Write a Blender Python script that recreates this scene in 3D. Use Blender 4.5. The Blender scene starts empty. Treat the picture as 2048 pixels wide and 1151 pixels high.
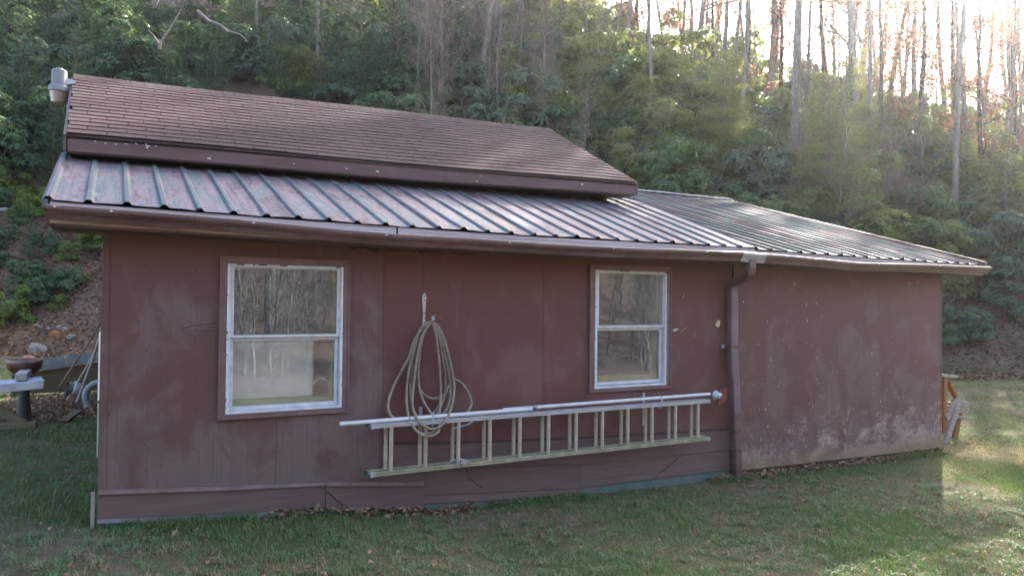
import bpy, bmesh, math, random
import numpy as np
from mathutils import Vector, Matrix
random.seed(7); rng = np.random.default_rng(11)
S = bpy.context.scene
C = S.collection
# ------------------------------------------------------------------ camera
F, CX, CD, CZ, YAW, PIT, ROL = 1470.31, .0607, 5.9836, 1.615, .4989, .0174, .0099
fw = Vector((math.sin(YAW)*math.cos(PIT), math.cos(YAW)*math.cos(PIT), math.sin(PIT)))
r0 = Vector((math.cos(YAW), -math.sin(YAW), 0)); u0 = r0.cross(fw)
RV = r0*math.cos(ROL)+u0*math.sin(ROL); UV = u0*math.cos(ROL)-r0*math.sin(ROL)
CAM = Vector((CX, -CD, CZ))
cam = bpy.data.cameras.new('camera'); cam.sensor_width = 36; cam.lens = F/2048*36
cam.clip_start = .05; cam.clip_end = 600
co = bpy.data.objects.new('camera', cam); C.objects.link(co)
M3 = Matrix((RV, UV, -fw)).transposed(); co.matrix_world = Matrix.Translation(CAM) @ M3.to_4x4()
S.camera = co
# ------------------------------------------------------------------ world, sun, exposure
SAZ, SEL = math.radians(58.7), math.radians(32)     # azimuth from +Y towards +X
w = bpy.data.worlds.new('World'); S.world = w; w.use_nodes = True
nt = w.node_tree; bg = nt.nodes['Background']
sky = nt.nodes.new('ShaderNodeTexSky'); sky.sky_type = 'NISHITA'; sky.sun_disc = False
sky.sun_elevation = SEL; sky.sun_rotation = SAZ; sky.dust_density = 3.5; sky.air_density = 1.0
nt.links.new(sky.outputs[0], bg.inputs[0]); bg.inputs[1].default_value = .12
sd = Vector((math.sin(SAZ)*math.cos(SEL), math.cos(SAZ)*math.cos(SEL), math.sin(SEL)))
sl = bpy.data.lights.new('sun', 'SUN'); sl.energy = 5.0; sl.angle = math.radians(.6); sl.color = (1, .93, .83)
so = bpy.data.objects.new('sun', sl); C.objects.link(so); so.rotation_euler = sd.to_track_quat('Z', 'Y').to_euler()
vs = S.view_settings; vs.view_transform = 'Standard'; vs.look = 'None'; vs.exposure = 2.8; vs.gamma = 1; vs.use_curve_mapping = False
S.cycles.use_denoising = True; S.cycles.max_bounces = 6; S.cycles.transparent_max_bounces = 12
S.cycles.diffuse_bounces = 3; S.cycles.glossy_bounces = 3; S.cycles.transmission_bounces = 3; S.cycles.volume_bounces = 0
S.cycles.caustics_reflective = False; S.cycles.caustics_refractive = False
# ------------------------------------------------------------------ terrain
def g_wall(X): return np.interp(X, [-6, -1, 0, 1.6, 2.5, 4.1, 6, 10, 16, 30], [.06, .0, -.02, -.11, -.23, -.275, -.315, -.37, -.42, -.45])
def slope_s(X, Y):
    yb = np.maximum(17-.5*X, -1.)
    return (Y-yb)/1.118
def terr(X, Y):
    X = np.asarray(X, float); Y = np.asarray(Y, float)
    z = g_wall(X) + .02*np.sin(X*1.3+Y*.7)*np.clip(np.abs(Y)-.3, 0, 1) + .015*np.sin(X*2.9-Y*2.1)*np.clip(np.abs(Y)-.3, 0, 1)
    s = slope_s(X, Y); A_ = X-.55*Y; sc = np.interp(A_, [2, 12, 26], [50, 25, 17])
    sp = np.clip(s, 0, None)
    h = np.where(sp < 8, .78*sp, 6.24+.72*(np.minimum(sp, sc)-8)) + .04*np.clip(sp-sc, 0, 60)
    h = h*np.clip(sp/.8, 0, 1)*np.interp(A_, [4, 15, 28], [1, .85, .75])
    bump = .22*np.sin(X*.9+1)*np.sin(Y*.8+X*.3)+.12*np.sin(X*2.3+Y*1.1)+.07*np.sin(X*4.1-Y*3.7)+.04*np.sin(X*9.1+Y*5.3)
    z = z + h + bump*np.clip(sp/2, 0, 1)
    b = np.clip(-15-Y, 0, 40)
    return z + .42*b
def ray(x, y): return fw+RV*((x-1024)/F)-UV*((y-575.5)/F)
def on_terrain(x, y, smax=150):
    k = ray(x, y); t = 6.0
    while t < smax:
        p = CAM+k*t
        if p.z < float(terr(p.x, p.y)): return p
        t += .1
    return None
def atY(x, y, Y):
    k = ray(x, y); return CAM+k*((Y-CAM.y)/k.y)
# ------------------------------------------------------------------ materials
def lin(c):
    return tuple(((v/255)/12.92 if v/255 <= .04045 else ((v/255+.055)/1.055)**2.4) for v in c)
class NT:
    def __init__(s, name, rough=.7, spec=.3):
        s.m = bpy.data.materials.new(name); s.m.use_nodes = True; s.t = s.m.node_tree; s.n = s.t.nodes; s.l = s.t.links
        s.b = s.n['Principled BSDF']; s.b.inputs['Roughness'].default_value = rough
        s.b.inputs['Specular IOR Level'].default_value = spec
        s.tc = s.n.new('ShaderNodeTexCoord')
    def map(s, scale=(1, 1, 1), src='Object', rot=(0, 0, 0), loc=(0, 0, 0)):
        m = s.n.new('ShaderNodeMapping'); m.inputs['Scale'].default_value = scale; m.inputs['Rotation'].default_value = rot; m.inputs['Location'].default_value = loc
        s.l.new(s.tc.outputs[src], m.inputs[0]); return m.outputs[0]
    def noise(s, vec, scale=5, detail=4, rough=.6, dist=0):
        n = s.n.new('ShaderNodeTexNoise'); n.inputs['Scale'].default_value = scale; n.inputs['Detail'].default_value = detail
        n.inputs['Roughness'].default_value = rough; n.inputs['Distortion'].default_value = dist
        s.l.new(vec, n.inputs['Vector']); return n.outputs['Fac']
    def voro(s, vec, scale=5, out='Distance', feat='F1'):
        n = s.n.new('ShaderNodeTexVoronoi'); n.inputs['Scale'].default_value = scale; n.feature = feat
        s.l.new(vec, n.inputs['Vector']); return n.outputs[out]
    def ramp(s, fac, stops, interp='LINEAR'):
        r = s.n.new('ShaderNodeValToRGB'); r.color_ramp.interpolation = interp
        while len(r.color_ramp.elements) < len(stops): r.color_ramp.elements.new(.5)
        for e, (p, c) in zip(r.color_ramp.elements, stops):
            e.position = p; e.color = (*c, 1) if not isinstance(c, (int, float)) else (c, c, c, 1)
        s.l.new(fac, r.inputs[0]); return r.outputs[0]
    def mix(s, fac, a, b, mode='MIX'):
        m = s.n.new('ShaderNodeMix'); m.data_type = 'RGBA'; m.blend_type = mode
        for i, v in ((0, fac), (6, a), (7, b)):
            if hasattr(v, 'links') or hasattr(v, 'is_linked'): s.l.new(v, m.inputs[i])
            elif isinstance(v, (int, float)): m.inputs[i].default_value = v
            else: m.inputs[i].default_value = (*v, 1)
        return m.outputs[2]
    def math(s, op, a, b=0.0, clamp=False):
        m = s.n.new('ShaderNodeMath'); m.operation = op; m.use_clamp = clamp
        for i, v in ((0, a), (1, b)):
            if isinstance(v, (int, float)): m.inputs[i].default_value = v
            else: s.l.new(v, m.inputs[i])
        return m.outputs[0]
    def sep(s, src='Object'):
        n = s.n.new('ShaderNodeSeparateXYZ'); s.l.new(s.tc.outputs[src], n.inputs[0]); return n.outputs
    def rand(s): return s.n.new('ShaderNodeObjectInfo').outputs['Random']
    def isl(s):
        return s.n.new('ShaderNodeNewGeometry').outputs['Random Per Island']
    def color(s, c):
        if isinstance(c, tuple): s.b.inputs['Base Color'].default_value = (*c, 1)
        else: s.l.new(c, s.b.inputs['Base Color'])
    def bump(s, h, strength=.3, dist=.01):
        b = s.n.new('ShaderNodeBump'); b.inputs['Strength'].default_value = strength; b.inputs['Distance'].default_value = dist
        s.l.new(h, b.inputs['Height']); s.l.new(b.outputs[0], s.b.inputs['Normal'])
    def rough(s, r): s.l.new(r, s.b.inputs['Roughness'])

def wall_paint(name, main, faded, worn=False):
    t = NT(name, .62, .35); z = t.sep()[2]
    big = t.noise(t.map((1.1, 1, .8)), 2.2, 5, .62, .5); streak = t.noise(t.map((60, 60, 1.6)), 1, 3, .6)
    fine = t.noise(t.map(), 70, 3, .7)
    low = t.math('SUBTRACT', 1.25, z)             # more sun-bleached lower down (rain splash wear)
    f = t.math('ADD', t.math('MULTIPLY', big, 1.6), t.math('MULTIPLY', low, .16))
    c = t.mix(t.ramp(f, [(.78, 0.), (1.15, 1.)]), main, faded)
    c = t.mix(t.math('MULTIPLY', t.ramp(streak, [(.35, 0.), (.75, 1.)]), .35), c, tuple(v*.72 for v in main))
    c = t.mix(t.math('MULTIPLY', fine, .25), c, tuple(v*1.25 for v in main))
    sp = t.voro(t.map((1, 1, .5)), 26); c = t.mix(t.ramp(sp, [(.03, .7), (.06, 0.)]), c, (.035, .025, .022)) if not worn else c
    if worn:
        n1 = t.noise(t.map((1, 1, 1.7)), 2.6, 7, .72, .8); n2 = t.noise(t.map((1.6, 1, .8)), 26, 4, .8)
        x = t.sep()[0]
        edge = t.math('ADD', t.math('SUBTRACT', .62, z), t.math('MULTIPLY', t.math('SUBTRACT', x, 6.2), .095))
        k = t.math('ADD', t.math('MULTIPLY', edge, .62), t.math('MULTIPLY', t.math('SUBTRACT', n1, .5), 2.4))
        k = t.math('ADD', k, t.math('MULTIPLY', t.math('SUBTRACT', n2, .5), 1.3))
        c = t.mix(t.ramp(k, [(.44, 0.), (.86, .8)]), c, lin((160, 140, 140)))
        fl = t.voro(t.map((1, 1, .35), rot=(0, .5, 0)), 13); fm = t.noise(t.map(), 1.7, 2)
        c = t.mix(t.math('MULTIPLY', t.ramp(fl, [(.055, .9), (.085, 0.)]), t.ramp(fm, [(.46, 0.), (.56, 1.)])), c, lin((205, 188, 178)))
        dirt = t.math('ADD', t.math('SUBTRACT', -.12, z), t.math('MULTIPLY', n1, .35))
        c = t.mix(t.ramp(dirt, [(.12, 0.), (.3, .7)]), c, lin((120, 105, 75)))
    t.color(c)
    t.bump(t.math('ADD', t.math('MULTIPLY', streak, .5), t.math('MULTIPLY', fine, .6 if not worn else 1.6)), .35, .004)
    return t.m
P_MAIN, P_FADE = (.106, .055, .049), (.15, .105, .108)
M = {}
M['wall'] = wall_paint('brown_wall_paint', P_MAIN, P_FADE)
M['wall_red'] = wall_paint('red_brown_wall_paint', (.108, .043, .038), (.135, .072, .067))
M['wall_worn'] = wall_paint('worn_board_paint', (.104, .050, .046), (.135, .086, .083), True)
def simple(name, c, rough=.6, spec=.3, var=.2, scale=8, stretch=(1, 1, 1), c2=None, bump=.15, metal=0, bscale=None):
    t = NT(name, rough, spec); n = t.noise(t.map(stretch), scale, 5, .65)
    c2 = c2 or tuple(v*(1-var*1.6) for v in c)
    t.color(t.mix(t.ramp(n, [(.35, 0.), (.68, 1.)]), c, c2)); t.b.inputs['Metallic'].default_value = metal
    if bump: t.bump(t.noise(t.map(stretch), bscale or scale*4, 4, .7), bump, .004)
    return t.m
M['siding'] = simple('siding_paint', (.108, .064, .06), .6, .3, .25, 3, (.6, 1, 9), c2=(.135, .09, .092), bump=.3)
M['teal'] = simple('teal_foundation_paint', (.06, .12, .115), .7, .3, .3, 7, c2=(.13, .135, .13))
M['trim'] = simple('brown_trim_paint', (.125, .07, .066), .5, .4, .3, 6, (1, 1, 1), c2=(.175, .115, .12))
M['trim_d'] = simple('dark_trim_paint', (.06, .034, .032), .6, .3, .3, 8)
M['fascia'] = simple('fascia_paint', (.088, .048, .05), .55, .4, .3, 3, (.5, 1, 3), c2=(.13, .082, .085))
def weathered(name, base, dark, pale):
    t = NT(name, .85, .2); n = t.noise(t.map((.8, 3, 30)), 2.2, 6, .7, .6); n2 = t.noise(t.map((1, 1, 1)), 4, 4, .6)
    c = t.mix(t.ramp(n, [(.35, 0.), (.7, 1.)]), dark, base); c = t.mix(t.ramp(n2, [(.5, 0.), (.75, .8)]), c, pale)
    t.color(c); t.bump(n, .5, .004); return t.m
M['oldwood'] = weathered('weathered_grey_wood', (.60, .60, .66), (.26, .21, .20), (.42, .36, .36))
def gutter_mat():
    t = NT('brown_gutter_enamel', .38, .5); n = t.noise(t.map((.8, 2, 5)), 2.5, 5, .65); st = t.noise(t.map((45, 4, 2)), 1, 3)
    c = t.mix(t.ramp(n, [(.4, 0.), (.7, 1.)]), (.075, .04, .038), (.15, .098, .1))
    c = t.mix(t.math('MULTIPLY', t.ramp(st, [(.5, 0.), (.75, 1.)]), .6), c, (.04, .024, .02)); t.color(c); t.bump(n, .1, .003); return t.m
M['gutter'] = gutter_mat()
M['pipe_l'] = simple('faded_downpipe_enamel', (.15, .105, .125), .4, .5, .25, 5)
M['tape'] = simple('silver_patch_tape', (.33, .35, .39), .35, .5, .2, 12, metal=.3, c2=(.4, .36, .38))
def metal_roof():
    t = NT('chalky_metal_roofing', .6, .14)
    x = t.sep()[0]; y = t.sep()[1]
    pan = t.math('FLOOR', t.math('DIVIDE', t.math('ADD', x, .312), .2286)); fr = t.math('FRACT', t.math('DIVIDE', t.math('ADD', x, .312), .2286))
    cb = t.n.new('ShaderNodeCombineXYZ'); t.l.new(t.math('ADD', t.math('MULTIPLY', x, 1.6), t.math('MULTIPLY', pan, 3.7)), cb.inputs[0]); t.l.new(t.math('MULTIPLY', y, .6), cb.inputs[1])
    a = t.noise(cb.outputs[0], 1.5, 6, .72, 1.2); c2 = t.noise(t.map((8, 1.6, 1.6)), 2, 6, .75, .4); c3 = t.noise(t.map((2, 1.3, 1.3)), 3.2, 6, .75)
    f = t.math('ADD', t.math('MULTIPLY', a, .75), t.math('MULTIPLY', c2, .28))
    c = t.ramp(f, [(.40, (.055, .038, .046)), (.47, (.095, .066, .078)), (.52, (.17, .125, .14)), (.55, (.065, .088, .094)), (.61, (.095, .125, .128)), (.70, (.22, .25, .22))])
    c = t.mix(t.ramp(c3, [(.56, 0.), (.68, .6)]), c, (.25, .185, .19))
    c = t.mix(t.ramp(t.noise(t.map((5, 2.4, 2.4)), 6, 6, .78), [(.55, 0.), (.66, .75)]), c, (.085, .05, .052))
    c = t.mix(t.math('MULTIPLY', t.ramp(t.noise(t.map((26, .7, .7)), 1.5, 5, .75), [(.42, 0.), (.62, 1.)]), .32), c, (.26, .225, .24))
    rib = t.ramp(fr, [(.0, 1.), (.10, 1.), (.14, 0.), (.86, 0.), (.9, 1.)])
    c = t.mix(t.math('MULTIPLY', rib, t.ramp(t.noise(t.map((1, .8, .8)), 2.3, 4), [(.4, .85), (.62, .15)])), c, (.06, .088, .10))
    t.color(c); t.bump(t.noise(t.map((1, .5, .5)), 3, 3), .12, .012); return t.m
M['roof'] = metal_roof()
def metal_right():
    t = NT('aged_green_metal_roofing', .6, .12); a = t.noise(t.map((1, .35, .35)), 1.6, 5, .68, .6); b = t.noise(t.map((9, .6, .6)), 2, 5, .7)
    f = t.math('ADD', t.math('MULTIPLY', a, .7), t.math('MULTIPLY', b, .34))
    t.color(t.ramp(f, [(.40, (.05, .036, .042)), (.48, (.072, .053, .060)), (.54, (.034, .057, .060)), (.68, (.06, .09, .092))]))
    t.bump(t.noise(t.map((1, .5, .5)), 3, 3), .1, .01); return t.m
M['roof2'] = metal_right()
def shingle_mat():
    t = NT('brown_asphalt_shingle', .95, .12); g = t.noise(t.map(), 160, 2, .8); r = t.rand(); b = t.noise(t.map((1, 1, 1)), 1.1, 4)
    c = t.mix(r, (.056, .040, .040), (.076, .055, .054)); c = t.mix(t.math('MULTIPLY', g, .7), c, (.09, .052, .048))
    c = t.mix(t.ramp(b, [(.45, 0.), (.7, .4)]), c, (.105, .075, .072)); t.color(c); t.bump(g, .6, .003); return t.m
M['shingle'] = shingle_mat()
M['black'] = simple('black_marks_and_shade', (.018, .013, .012), .9, .1, .2, 5)  # near-black for heads, chips and gaps, and for painted eave shade
M['white'] = simple('white_window_vinyl', (.56, .60, .66), .4, .5, .1, 12, c2=(.42, .44, .47))
M['galv'] = simple('galvanised_steel', (.42, .45, .50), .35, .5, .2, 15, metal=.5, c2=(.36, .37, .40))
M['alu'] = simple('dull_aluminium', (.50, .54, .60), .38, .5, .2, 8, (.5, 4, 4), metal=.25, c2=(.36, .36, .38))
M['rung'] = simple('dirty_aluminium_rung', (.42, .37, .29), .55, .4, .3, 14, c2=(.30, .26, .19), metal=.1)
M['rail_low'] = simple('mossy_aluminium_rail', (.40, .37, .28), .6, .4, .3, 9, c2=(.20, .23, .13), metal=.1)
M['hose'] = simple('dirty_grey_hose_rubber', (.27, .235, .185), .6, .35, .3, 30, c2=(.13, .11, .085))
M['pvc'] = simple('white_plastic_pipe', (.58, .60, .62), .35, .5, .12, 9)
M['rust'] = simple('rusty_steel', (.22, .10, .06), .8, .3, .4, 20)
M['red'] = simple('red_rag', (.16, .05, .042), .8, .2, .3, 20)
M['bluerag'] = simple('pale_blue_plastic', (.42, .52, .58), .5, .4, .3, 20)
M['paper'] = simple('torn_cardboard', (.55, .47, .33), .9, .2, .2, 25)
M['greenpaint'] = simple('pale_green_sill_paint', (.21, .25, .11), .5, .4, .15, 9)
M['cabinet'] = simple('white_enamel', (.8, .8, .78), .5, .4, .1, 5, bump=0)
M['inside'] = simple('bare_interior_board', (.10, .075, .06), .9, .1, .3, 5)
M['wood'] = simple('brown_timber', (.30, .17, .075), .8, .2, .35, 5, (2, 2, 14), c2=(.16, .085, .04), bump=.4)
M['greywood'] = simple('silvered_timber', (.36, .33, .31), .85, .2, .35, 5, (2, 8, 14), c2=(.16, .14, .12), bump=.5)
M['darkwood'] = simple('damp_timber', (.13, .095, .055), .85, .2, .35, 6, (2, 8, 8), c2=(.07, .06, .03), bump=.5)
M['mosswood'] = simple('mossy_pale_timber', (.22, .18, .12), .85, .2, .35, 6, (8, 2, 8), c2=(.13, .13, .07), bump=.5)
M['glaze'] = simple('brown_glazed_pottery', (.11, .055, .035), .25, .5, .3, 8)
M['rim'] = simple('pale_pottery_rim', (.33, .25, .2), .5, .4, .3, 8)
M['darkmetal'] = simple('dark_green_sheet', (.045, .06, .055), .5, .4, .3, 8, c2=(.10, .11, .10))
M['greyplastic'] = simple('grey_drain_plastic', (.28, .31, .31), .5, .4, .2, 8)
M['stone'] = simple('field_stone', (.27, .25, .24), .9, .2, .3, 9, c2=(.16, .13, .11), bump=.6)
M['stone_o'] = simple('clay_lump', (.36, .17, .08), .9, .2, .3, 9)
M['bright'] = simple('bright_sheet_metal', (.62, .70, .80), .3, .5, .25, 6, metal=.4, c2=(.35, .42, .55))
M['lampgrey'] = simple('dull_lamp_grey', (.22, .235, .26), .5, .4, .25, 18, c2=(.14, .15, .165))
def lens_mat():
    t = NT('aged_plastic_lens', .3, .5); t.color((.36, .29, .23)); t.b.inputs['Transmission Weight'].default_value = .2; return t.m
M['lens'] = lens_mat()
def glass_mat():
    m = bpy.data.materials.new('dusty_window_glass'); m.use_nodes = True; n = m.node_tree.nodes; l = m.node_tree.links; n.clear()
    out = n.new('ShaderNodeOutputMaterial'); tr = n.new('ShaderNodeBsdfTransparent'); gl = n.new('ShaderNodeBsdfGlossy'); df = n.new('ShaderNodeBsdfDiffuse')
    tr.inputs[0].default_value = (.93, .94, .93, 1); gl.inputs[0].default_value = (.66, .80, .95, 1); gl.inputs['Roughness'].default_value = .0
    df.inputs[0].default_value = (.42, .41, .38, 1)
    tc = n.new('ShaderNodeTexCoord'); nz = n.new('ShaderNodeTexNoise'); nz.inputs['Scale'].default_value = 5; nz.inputs['Detail'].default_value = 6; l.new(tc.outputs['Object'], nz.inputs[0])
    mr = n.new('ShaderNodeMapRange'); mr.inputs[1].default_value = .3; mr.inputs[2].default_value = .8; mr.inputs[3].default_value = .03; mr.inputs[4].default_value = .16; l.new(nz.outputs[0], mr.inputs[0])
    a = n.new('ShaderNodeMixShader'); a.inputs[0].default_value = .105; l.new(tr.outputs[0], a.inputs[1]); l.new(gl.outputs[0], a.inputs[2])
    b = n.new('ShaderNodeMixShader'); l.new(mr.outputs[0], b.inputs[0]); l.new(a.outputs[0], b.inputs[1]); l.new(df.outputs[0], b.inputs[2]); l.new(b.outputs[0], out.inputs[0])
    return m
M['glass'] = glass_mat()
def leaf_mat(name, c1, c2, rough=.4, spec=.5, trans=.35, tcol=None):
    t = NT(name, rough, spec); i = t.isl(); r = t.rand()
    f = t.math('ADD', t.math('MULTIPLY', i, .75), t.math('MULTIPLY', r, .25))
    c = t.mix(f, c1, c2); t.color(c)
    td = t.n.new('ShaderNodeBsdfTranslucent'); ms = t.n.new('ShaderNodeMixShader'); ms.inputs[0].default_value = trans
    tm = t.mix(.6, c, tcol or tuple(v*1.8 for v in c2)); t.l.new(tm, td.inputs[0])
    o = t.n['Material Output']; t.l.new(t.b.outputs[0], ms.inputs[1]); t.l.new(td.outputs[0], ms.inputs[2]); t.l.new(ms.outputs[0], o.inputs[0])
    return t.m
M['rhodo'] = leaf_mat('rhododendron_leaf', (.04, .095, .035), (.09, .17, .06), .32, .6, .32, (.3, .4, .08))
M['rhodo_b'] = leaf_mat('blue_green_rhododendron_leaf', (.055, .10, .065), (.10, .165, .10), .35, .55, .25, (.2, .28, .1))
M['rhodo_y'] = leaf_mat('yellow_green_leaf', (.10, .17, .04), (.2, .26, .06), .4, .4, .4, (.4, .4, .07))
M['pine'] = leaf_mat('pine_needle', (.02, .062, .026), (.045, .105, .04), .55, .3, .22, (.12, .18, .04))
M['hemlock'] = leaf_mat('hemlock_needle', (.08, .115, .035), (.15, .185, .055), .45, .35, .5, (.5, .5, .14))
M['oakleaf'] = leaf_mat('russet_oak_leaf', (.14, .07, .05), (.25, .125, .085), .6, .3, .5, (.6, .28, .18))
M['litter'] = leaf_mat('fallen_leaf', (.11, .065, .04), (.3, .19, .12), .8, .2, .1)
M['grass'] = leaf_mat('lawn_grass_blade', (.052, .108, .038), (.125, .195, .065), .5, .3, .3, (.22, .32, .05))
M['grass_y'] = leaf_mat('dry_grass_blade', (.20, .165, .105), (.34, .27, .17), .7, .2, .25, (.4, .32, .14))
M['grass_l'] = leaf_mat('coarse_grass_blade', (.08, .15, .06), (.17, .24, .11), .5, .3, .3, (.3, .38, .12))
M['moss'] = leaf_mat('moss_clump', (.09, .13, .03), (.2, .23, .05), .8, .2, .2)
def bark(name, a, b):
    t = NT(name, .9, .15); n = t.noise(t.map((3, 3, .8)), 4, 6, .7, .5); t.color(t.mix(t.ramp(n, [(.35, 0.), (.65, 1.)]), a, b)); t.bump(n, .5, .02); return t.m
M['bark'] = bark('pale_grey_bark', (.13, .115, .10), (.32, .29, .26))
M['bark_d'] = bark('dark_bark', (.06, .045, .035), (.13, .10, .08))
M['twig'] = bark('dead_twig_bark', (.13, .10, .08), (.27, .215, .17))
def ground_mat():
    t = NT('ground_soil_and_thatch', .95, .1)
    at = t.n.new('ShaderNodeAttribute'); at.attribute_name = 'zone'; sx = t.n.new('ShaderNodeSeparateColor'); t.l.new(at.outputs['Color'], sx.inputs[0])
    n1 = t.noise(t.map(), 1.1, 6, .68); n2 = t.noise(t.map(), 9, 6, .75); n3 = t.noise(t.map(), 60, 4, .8)
    gr = t.mix(t.ramp(n1, [(.42, 0.), (.6, 1.)]), (.055, .085, .03), (.15, .12, .08)); gr = t.mix(t.math('MULTIPLY', t.ramp(n2, [(.4, 0.), (.65, 1.)]), .6), gr, (.13, .10, .06))
    li = t.mix(t.ramp(n2, [(.35, 0.), (.65, 1.)]), (.07, .045, .032), (.19, .125, .09)); li = t.mix(t.ramp(n3, [(.5, 0.), (.7, .8)]), li, (.24, .17, .12))
    di = t.mix(t.ramp(n2, [(.35, 0.), (.7, 1.)]), (.12, .065, .04), (.26, .16, .10))
    dry = t.mix(t.ramp(n2, [(.35, 0.), (.7, 1.)]), (.13, .13, .045), (.30, .225, .12))
    c = t.mix(sx.outputs[0], gr, li); c = t.mix(sx.outputs[1], c, di); c = t.mix(sx.outputs[2], c, dry)
    t.color(c); t.bump(t.math('ADD', n2, n3), .8, .03); return t.m
M['ground'] = ground_mat()
# ------------------------------------------------------------------ mesh helpers
def link(o, parent=None, **kw):
    C.objects.link(o)
    if parent is not None: o.parent = parent
    for k, v in kw.items(): o[k] = v
    return o
def empty(name, label, cat, loc=(0, 0, 0), group=None):
    o = bpy.data.objects.new(name, None); o.location = loc; o.empty_display_size = .2
    link(o); o['label'] = label; o['category'] = cat
    if group: o['group'] = group
    return o
def tag(o, label, cat, group=None, kind=None):
    o['label'] = label; o['category'] = cat
    if group: o['group'] = group
    if kind: o['kind'] = kind
    return o
class MB:
    def __init__(s): s.v = []; s.f = []
    def add(s, vs, fs):
        k = len(s.v); s.v += [tuple(v) for v in vs]; s.f += [tuple(i+k for i in f) for f in fs]; return s
    def hexa(s, p):   # 8 corners: bottom 4 ccw, top 4 ccw
        return s.add(p, [(3, 2, 1, 0), (4, 5, 6, 7), (0, 1, 5, 4), (1, 2, 6, 5), (2, 3, 7, 6), (3, 0, 4, 7)])
    def box(s, x0, x1, y0, y1, z0, z1):
        return s.hexa([(x0, y0, z0), (x1, y0, z0), (x1, y1, z0), (x0, y1, z0), (x0, y0, z1), (x1, y0, z1), (x1, y1, z1), (x0, y1, z1)])
    def slab(s, pts, y0, y1):   # polygon in XZ (ccw seen from -Y) extruded in Y
        n = len(pts); s.add([(x, y0, z) for x, z in pts]+[(x, y1, z) for x, z in pts],
              [tuple(range(n)), tuple(range(2*n-1, n-1, -1))]+[(i, i+n, (i+1) % n+n, (i+1) % n) for i in range(n)]); return s
    def bar(s, a, b, w, t, up=(0, 0, 1)):
        a, b = Vector(a), Vector(b); d = (b-a).normalized(); u = Vector(up); x = d.cross(u).normalized(); u = x.cross(d)
        return s.hexa([p+x*sx*w/2+u*su*t/2 for p, su, sx in ((a, -1, -1), (a, -1, 1), (b, -1, 1), (b, -1, -1), (a, 1, -1), (a, 1, 1), (b, 1, 1), (b, 1, -1))])
    def tube(s, pts, r, n=8, caps=True):
        pts = [Vector(p) for p in pts]; N = len(pts); rs = r if isinstance(r, (list, tuple)) else [r]*N; rings = []
        ref = None
        for i, p in enumerate(pts):
            d = (pts[min(i+1, N-1)]-pts[max(i-1, 0)])
            d = d.normalized() if d.length > 1e-9 else Vector((0, 0, 1))
            if ref is None: ref = d.orthogonal().normalized()
            ref = (ref-d*ref.dot(d)); ref = ref.normalized() if ref.length > 1e-6 else d.orthogonal().normalized()
            b = d.cross(ref); rings.append([p+(ref*math.cos(2*math.pi*k/n)+b*math.sin(2*math.pi*k/n))*rs[i] for k in range(n)])
        f = []
        for i in range(N-1):
            for k in range(n): f.append((i*n+k, i*n+(k+1) % n, (i+1)*n+(k+1) % n, (i+1)*n+k))
        if caps: f += [tuple(range(n-1, -1, -1)), tuple(range((N-1)*n, N*n))]
        return s.add([v for rr in rings for v in rr], f)
    def lathe(s, prof, c, n=20):
        vs = []; f = []
        for (r, z) in prof: vs += [(c[0]+r*math.cos(2*math.pi*k/n), c[1]+r*math.sin(2*math.pi*k/n), c[2]+z) for k in range(n)]
        for i in range(len(prof)-1):
            for k in range(n): f.append((i*n+k, i*n+(k+1) % n, (i+1)*n+(k+1) % n, (i+1)*n+k))
        return s.add(vs, f)
    def build(s, name, mat, parent=None, smooth=False, bevel=0, **kw):
        me = bpy.data.meshes.new(name); me.from_pydata(s.v, [], s.f)
        if bevel:
            bm = bmesh.new(); bm.from_mesh(me); bmesh.ops.recalc_face_normals(bm, faces=bm.faces)
            bmesh.ops.bevel(bm, geom=list(bm.edges), offset=bevel, segments=1, affect='EDGES', clamp_overlap=True); bm.to_mesh(me); bm.free()
        me.materials.append(mat)
        if smooth: me.polygons.foreach_set('use_smooth', [True]*len(me.polygons))
        me.update(); o = bpy.data.objects.new(name, me); return link(o, parent, **kw)
def np_mesh(name, V, Fc, mat, smooth=False):
    me = bpy.data.meshes.new(name); V = np.asarray(V, np.float32); Fc = np.asarray(Fc, np.int32); k = Fc.shape[1]
    me.vertices.add(len(V)); me.vertices.foreach_set('co', V.ravel()); me.loops.add(Fc.size); me.loops.foreach_set('vertex_index', Fc.ravel())
    me.polygons.add(len(Fc)); me.polygons.foreach_set('loop_start', np.arange(0, Fc.size, k, dtype=np.int32))
    me.update(calc_edges=True); me.materials.append(mat)
    if smooth: me.polygons.foreach_set('use_smooth', np.ones(len(Fc), bool))
    return me
# ------------------------------------------------------------------ ground sheet
def grid_axis(lo, hi, clo, chi, fine, grow=1.12):
    a = list(np.arange(clo, chi, fine)); s = fine; x = clo
    L = []
    while x > lo: s *= grow; x -= s; L.append(x)
    s = fine; x = a[-1]; Rr = []
    while x < hi: s *= grow; x += s; Rr.append(x)
    return np.array(L[::-1]+a+Rr)
gx = grid_axis(-130, 190, -6, 30, .16, 1.1); gy = grid_axis(-120, 150, -3, 26, .16, 1.1)
GX, GY = np.meshgrid(gx, gy); GZ = terr(GX, GY)
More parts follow.
